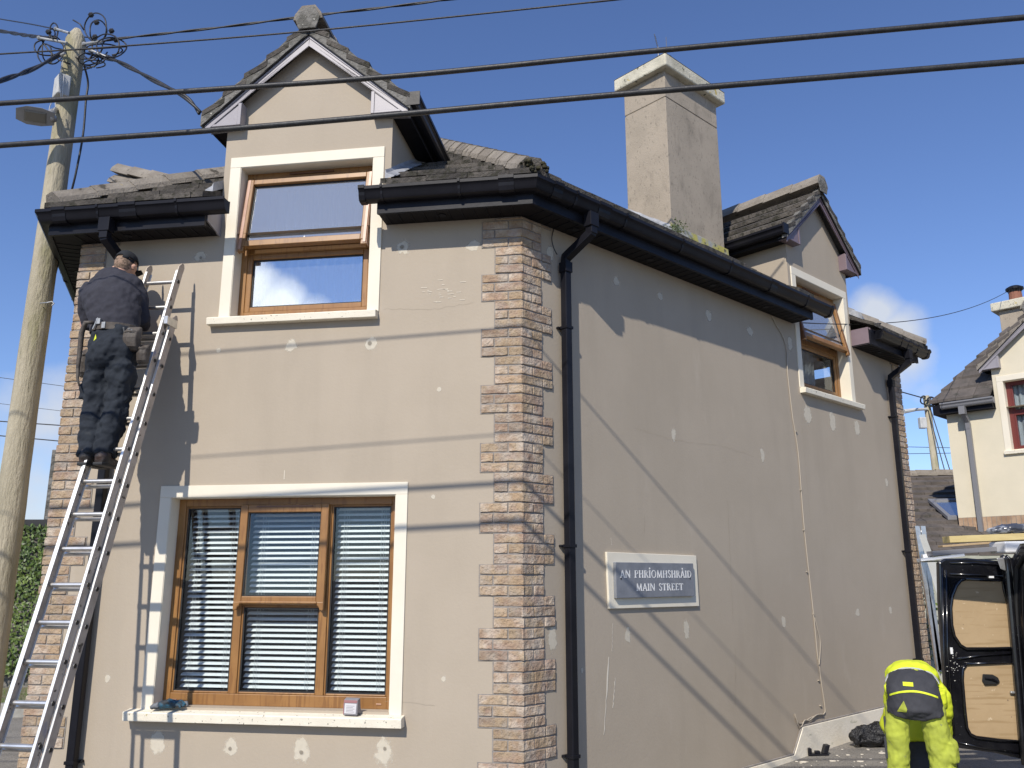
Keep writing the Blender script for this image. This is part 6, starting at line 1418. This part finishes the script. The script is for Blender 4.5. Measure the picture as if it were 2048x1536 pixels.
for i in range(9):
    f_ = .04+i*.11; a = at(1833+45*f_, 1052+288*f_, 10.9); b = at(1845+35.6*f_, 1052+288*f_, 10.9); mb = MB(); mb.tube([a, b], .018, 8); mb.build('rung', M['alu'], lb2)
mb = MB(); bpts = [(1838, 1070), (1850, 1068), (1893, 1185), (1882, 1215)]; mb.prism([at(*p, 10.6) for p in bpts], [at(*p, 10.66) for p in bpts]); setp(mb.build('leaning_board', M['paleboard'], org=at(1850, 1100, 10.6)), 'pale grey board propped behind the far quoins above the van door', 'board')
def leaves(mb, c, r, n, s_, rnd=1):
    for i in range(n):
        p = Vector(c)+Vector((random.gauss(0, r[0]), random.gauss(0, r[1]), random.gauss(0, r[2]))); a = random.random()*6.28; t = random.uniform(-.9, .9); k = s_*random.uniform(.6, 1.3)
        e1 = Vector((math.cos(a), math.sin(a)*.4, math.sin(a)))*k; e2 = Vector((-math.sin(a)*.6, t, math.cos(a)))*k*.8
        mb.add([p-e1, p-e2*.6, p+e1, p+e2*.7], [(0, 1, 2, 3)])
mb = MB(); leaves(mb, at(1860, 1212, 11.3), (.06, .05, .10), 60, .035); leaves(mb, at(1866, 1290, 11.4), (.05, .05, .25), 50, .03); setp(mb.build('ivy', M['leaf'], org=at(1862, 1250, 11.4), fixn=False), 'small sprigs of ivy on the stained pale wall in the gap', 'ivy')
# weed beside the chimney
mb = MB(); wq = FR(2.80, -.50, 5.22)
for i in range(40): p = wq+Vector((random.gauss(0, .05), random.gauss(0, .05), 0)); mb.tube([p, p+Vector((random.gauss(0, .03), random.gauss(0, .03), random.uniform(.05, .13)))], [.003, .001], 4)
leaves(mb, wq+Vector((0, 0, .07)), (.06, .06, .035), 120, .014); setp(mb.build('weed', M['leafd'], org=wq, fixn=False), 'tuft of weeds growing against the left side of the chimney foot', 'weed')
# ================================================================ left background
gw = MB(); nX = 26
for i in range(nX):
    a = -18+i*.5; gw.prism([Vector((a, 15.5+random.uniform(-.02, .02), -.5)), Vector((a+.5, 15.5, -.5)), Vector((a+.5, 15.5, 2.40)), Vector((a, 15.5+random.uniform(-.02, .02), 2.40))], [Vector((a, 15.9, -.5)), Vector((a+.5, 15.9, -.5)), Vector((a+.5, 15.9, 2.40)), Vector((a, 15.9, 2.40))])
o = gw.build('stone_wall', M['stone'], org=(-10, 15.5, -.4)); setp(o, 'old rubble stone wall under ivy, left of the house', 'wall')
mb = MB(); mb.box((-18, 15.42, 2.45), (-5, 16.1, 2.60)); mb.box((-18, 15.5, 2.40), (-5, 15.9, 2.452)); mb.build('coping', M['seal'], o)
mb = MB()
for i in range(16000):
    x = random.uniform(-12.2, -6.2); z = random.uniform(-.1, 2.5)
    dens = .5+.5*math.sin(x*2.3+math.sin(z*3.1)*1.5)*math.cos(z*2.7+x) 
    if z < 1.2 and random.random() > .45+.5*dens: continue
    y = 15.46-abs(random.gauss(0, .05))-.08*dens; k = random.uniform(.022, .045); a = random.random()*6.28; tl = random.uniform(-.7, .7)
    e1 = Vector((math.cos(a), tl*.5, math.sin(a)))*k; e2 = Vector((-math.sin(a), random.uniform(-.7, .3), math.cos(a)))*k*.8; p = Vector((x, y, z)); mb.add([p-e1, p-e2*.7, p+e1, p+e2*.9], [(0, 1, 2, 3)])
setp(mb.build('ivy', M['leaf'], org=(-9, 15.4, 1), fixn=False), 'thick green ivy covering the stone wall at the left edge', 'ivy')
mb = MB(); rg = []
for i in range(30):
    x = -18+i*.5; rg.append([Vector((x, 15.5, gz(x)+.16)), Vector((x, 13.2, gz(x)+.14)), Vector((x, 13.2, gz(x)-.05)), Vector((x, 15.5, gz(x)-.05))])
mb.sweep(rg); setp(mb.build('verge', M['verge']), 'dusty grass verge below the ivy wall', kind='structure')
mb = MB(); mb.box((-18, 13.06, -.7), (-3.6, 13.2, -.245)); setp(mb.build('kerb', M['kerb'], bevel=.02), 'pale concrete kerb along the verge', kind='structure')
mb = MB()
for i in range(2600):
    x = random.uniform(-12, -6); y = random.choice((random.gauss(13.35, .12), random.uniform(13.2, 15.4))); z = gz(x)+.14; h_ = random.uniform(.03, .11); a = random.random()*6; 
    mb.add([Vector((x-.006, y, z)), Vector((x+.006, y, z)), Vector((x+math.cos(a)*.03, y+math.sin(a)*.03, z+h_))], [(0, 1, 2)])
setp(mb.build('grass', M['leaf'], fixn=False), 'sparse grass tufts along the verge', kind='stuff')
q = at(113, 900, 16.6); mb = MB(); mb.box((q.x-.06, 16.55, -.5), (q.x+.06, 16.7, q.z)); setp(mb.build('timber_post', M['stone'], org=(q.x, 16.6, -.4), bevel=.01), 'grey upright post sticking up above the ivy wall, beside the left quoins', 'post')
# ================================================================ houses across the street (behind the photographer: seen only in window panes, they shade the street)
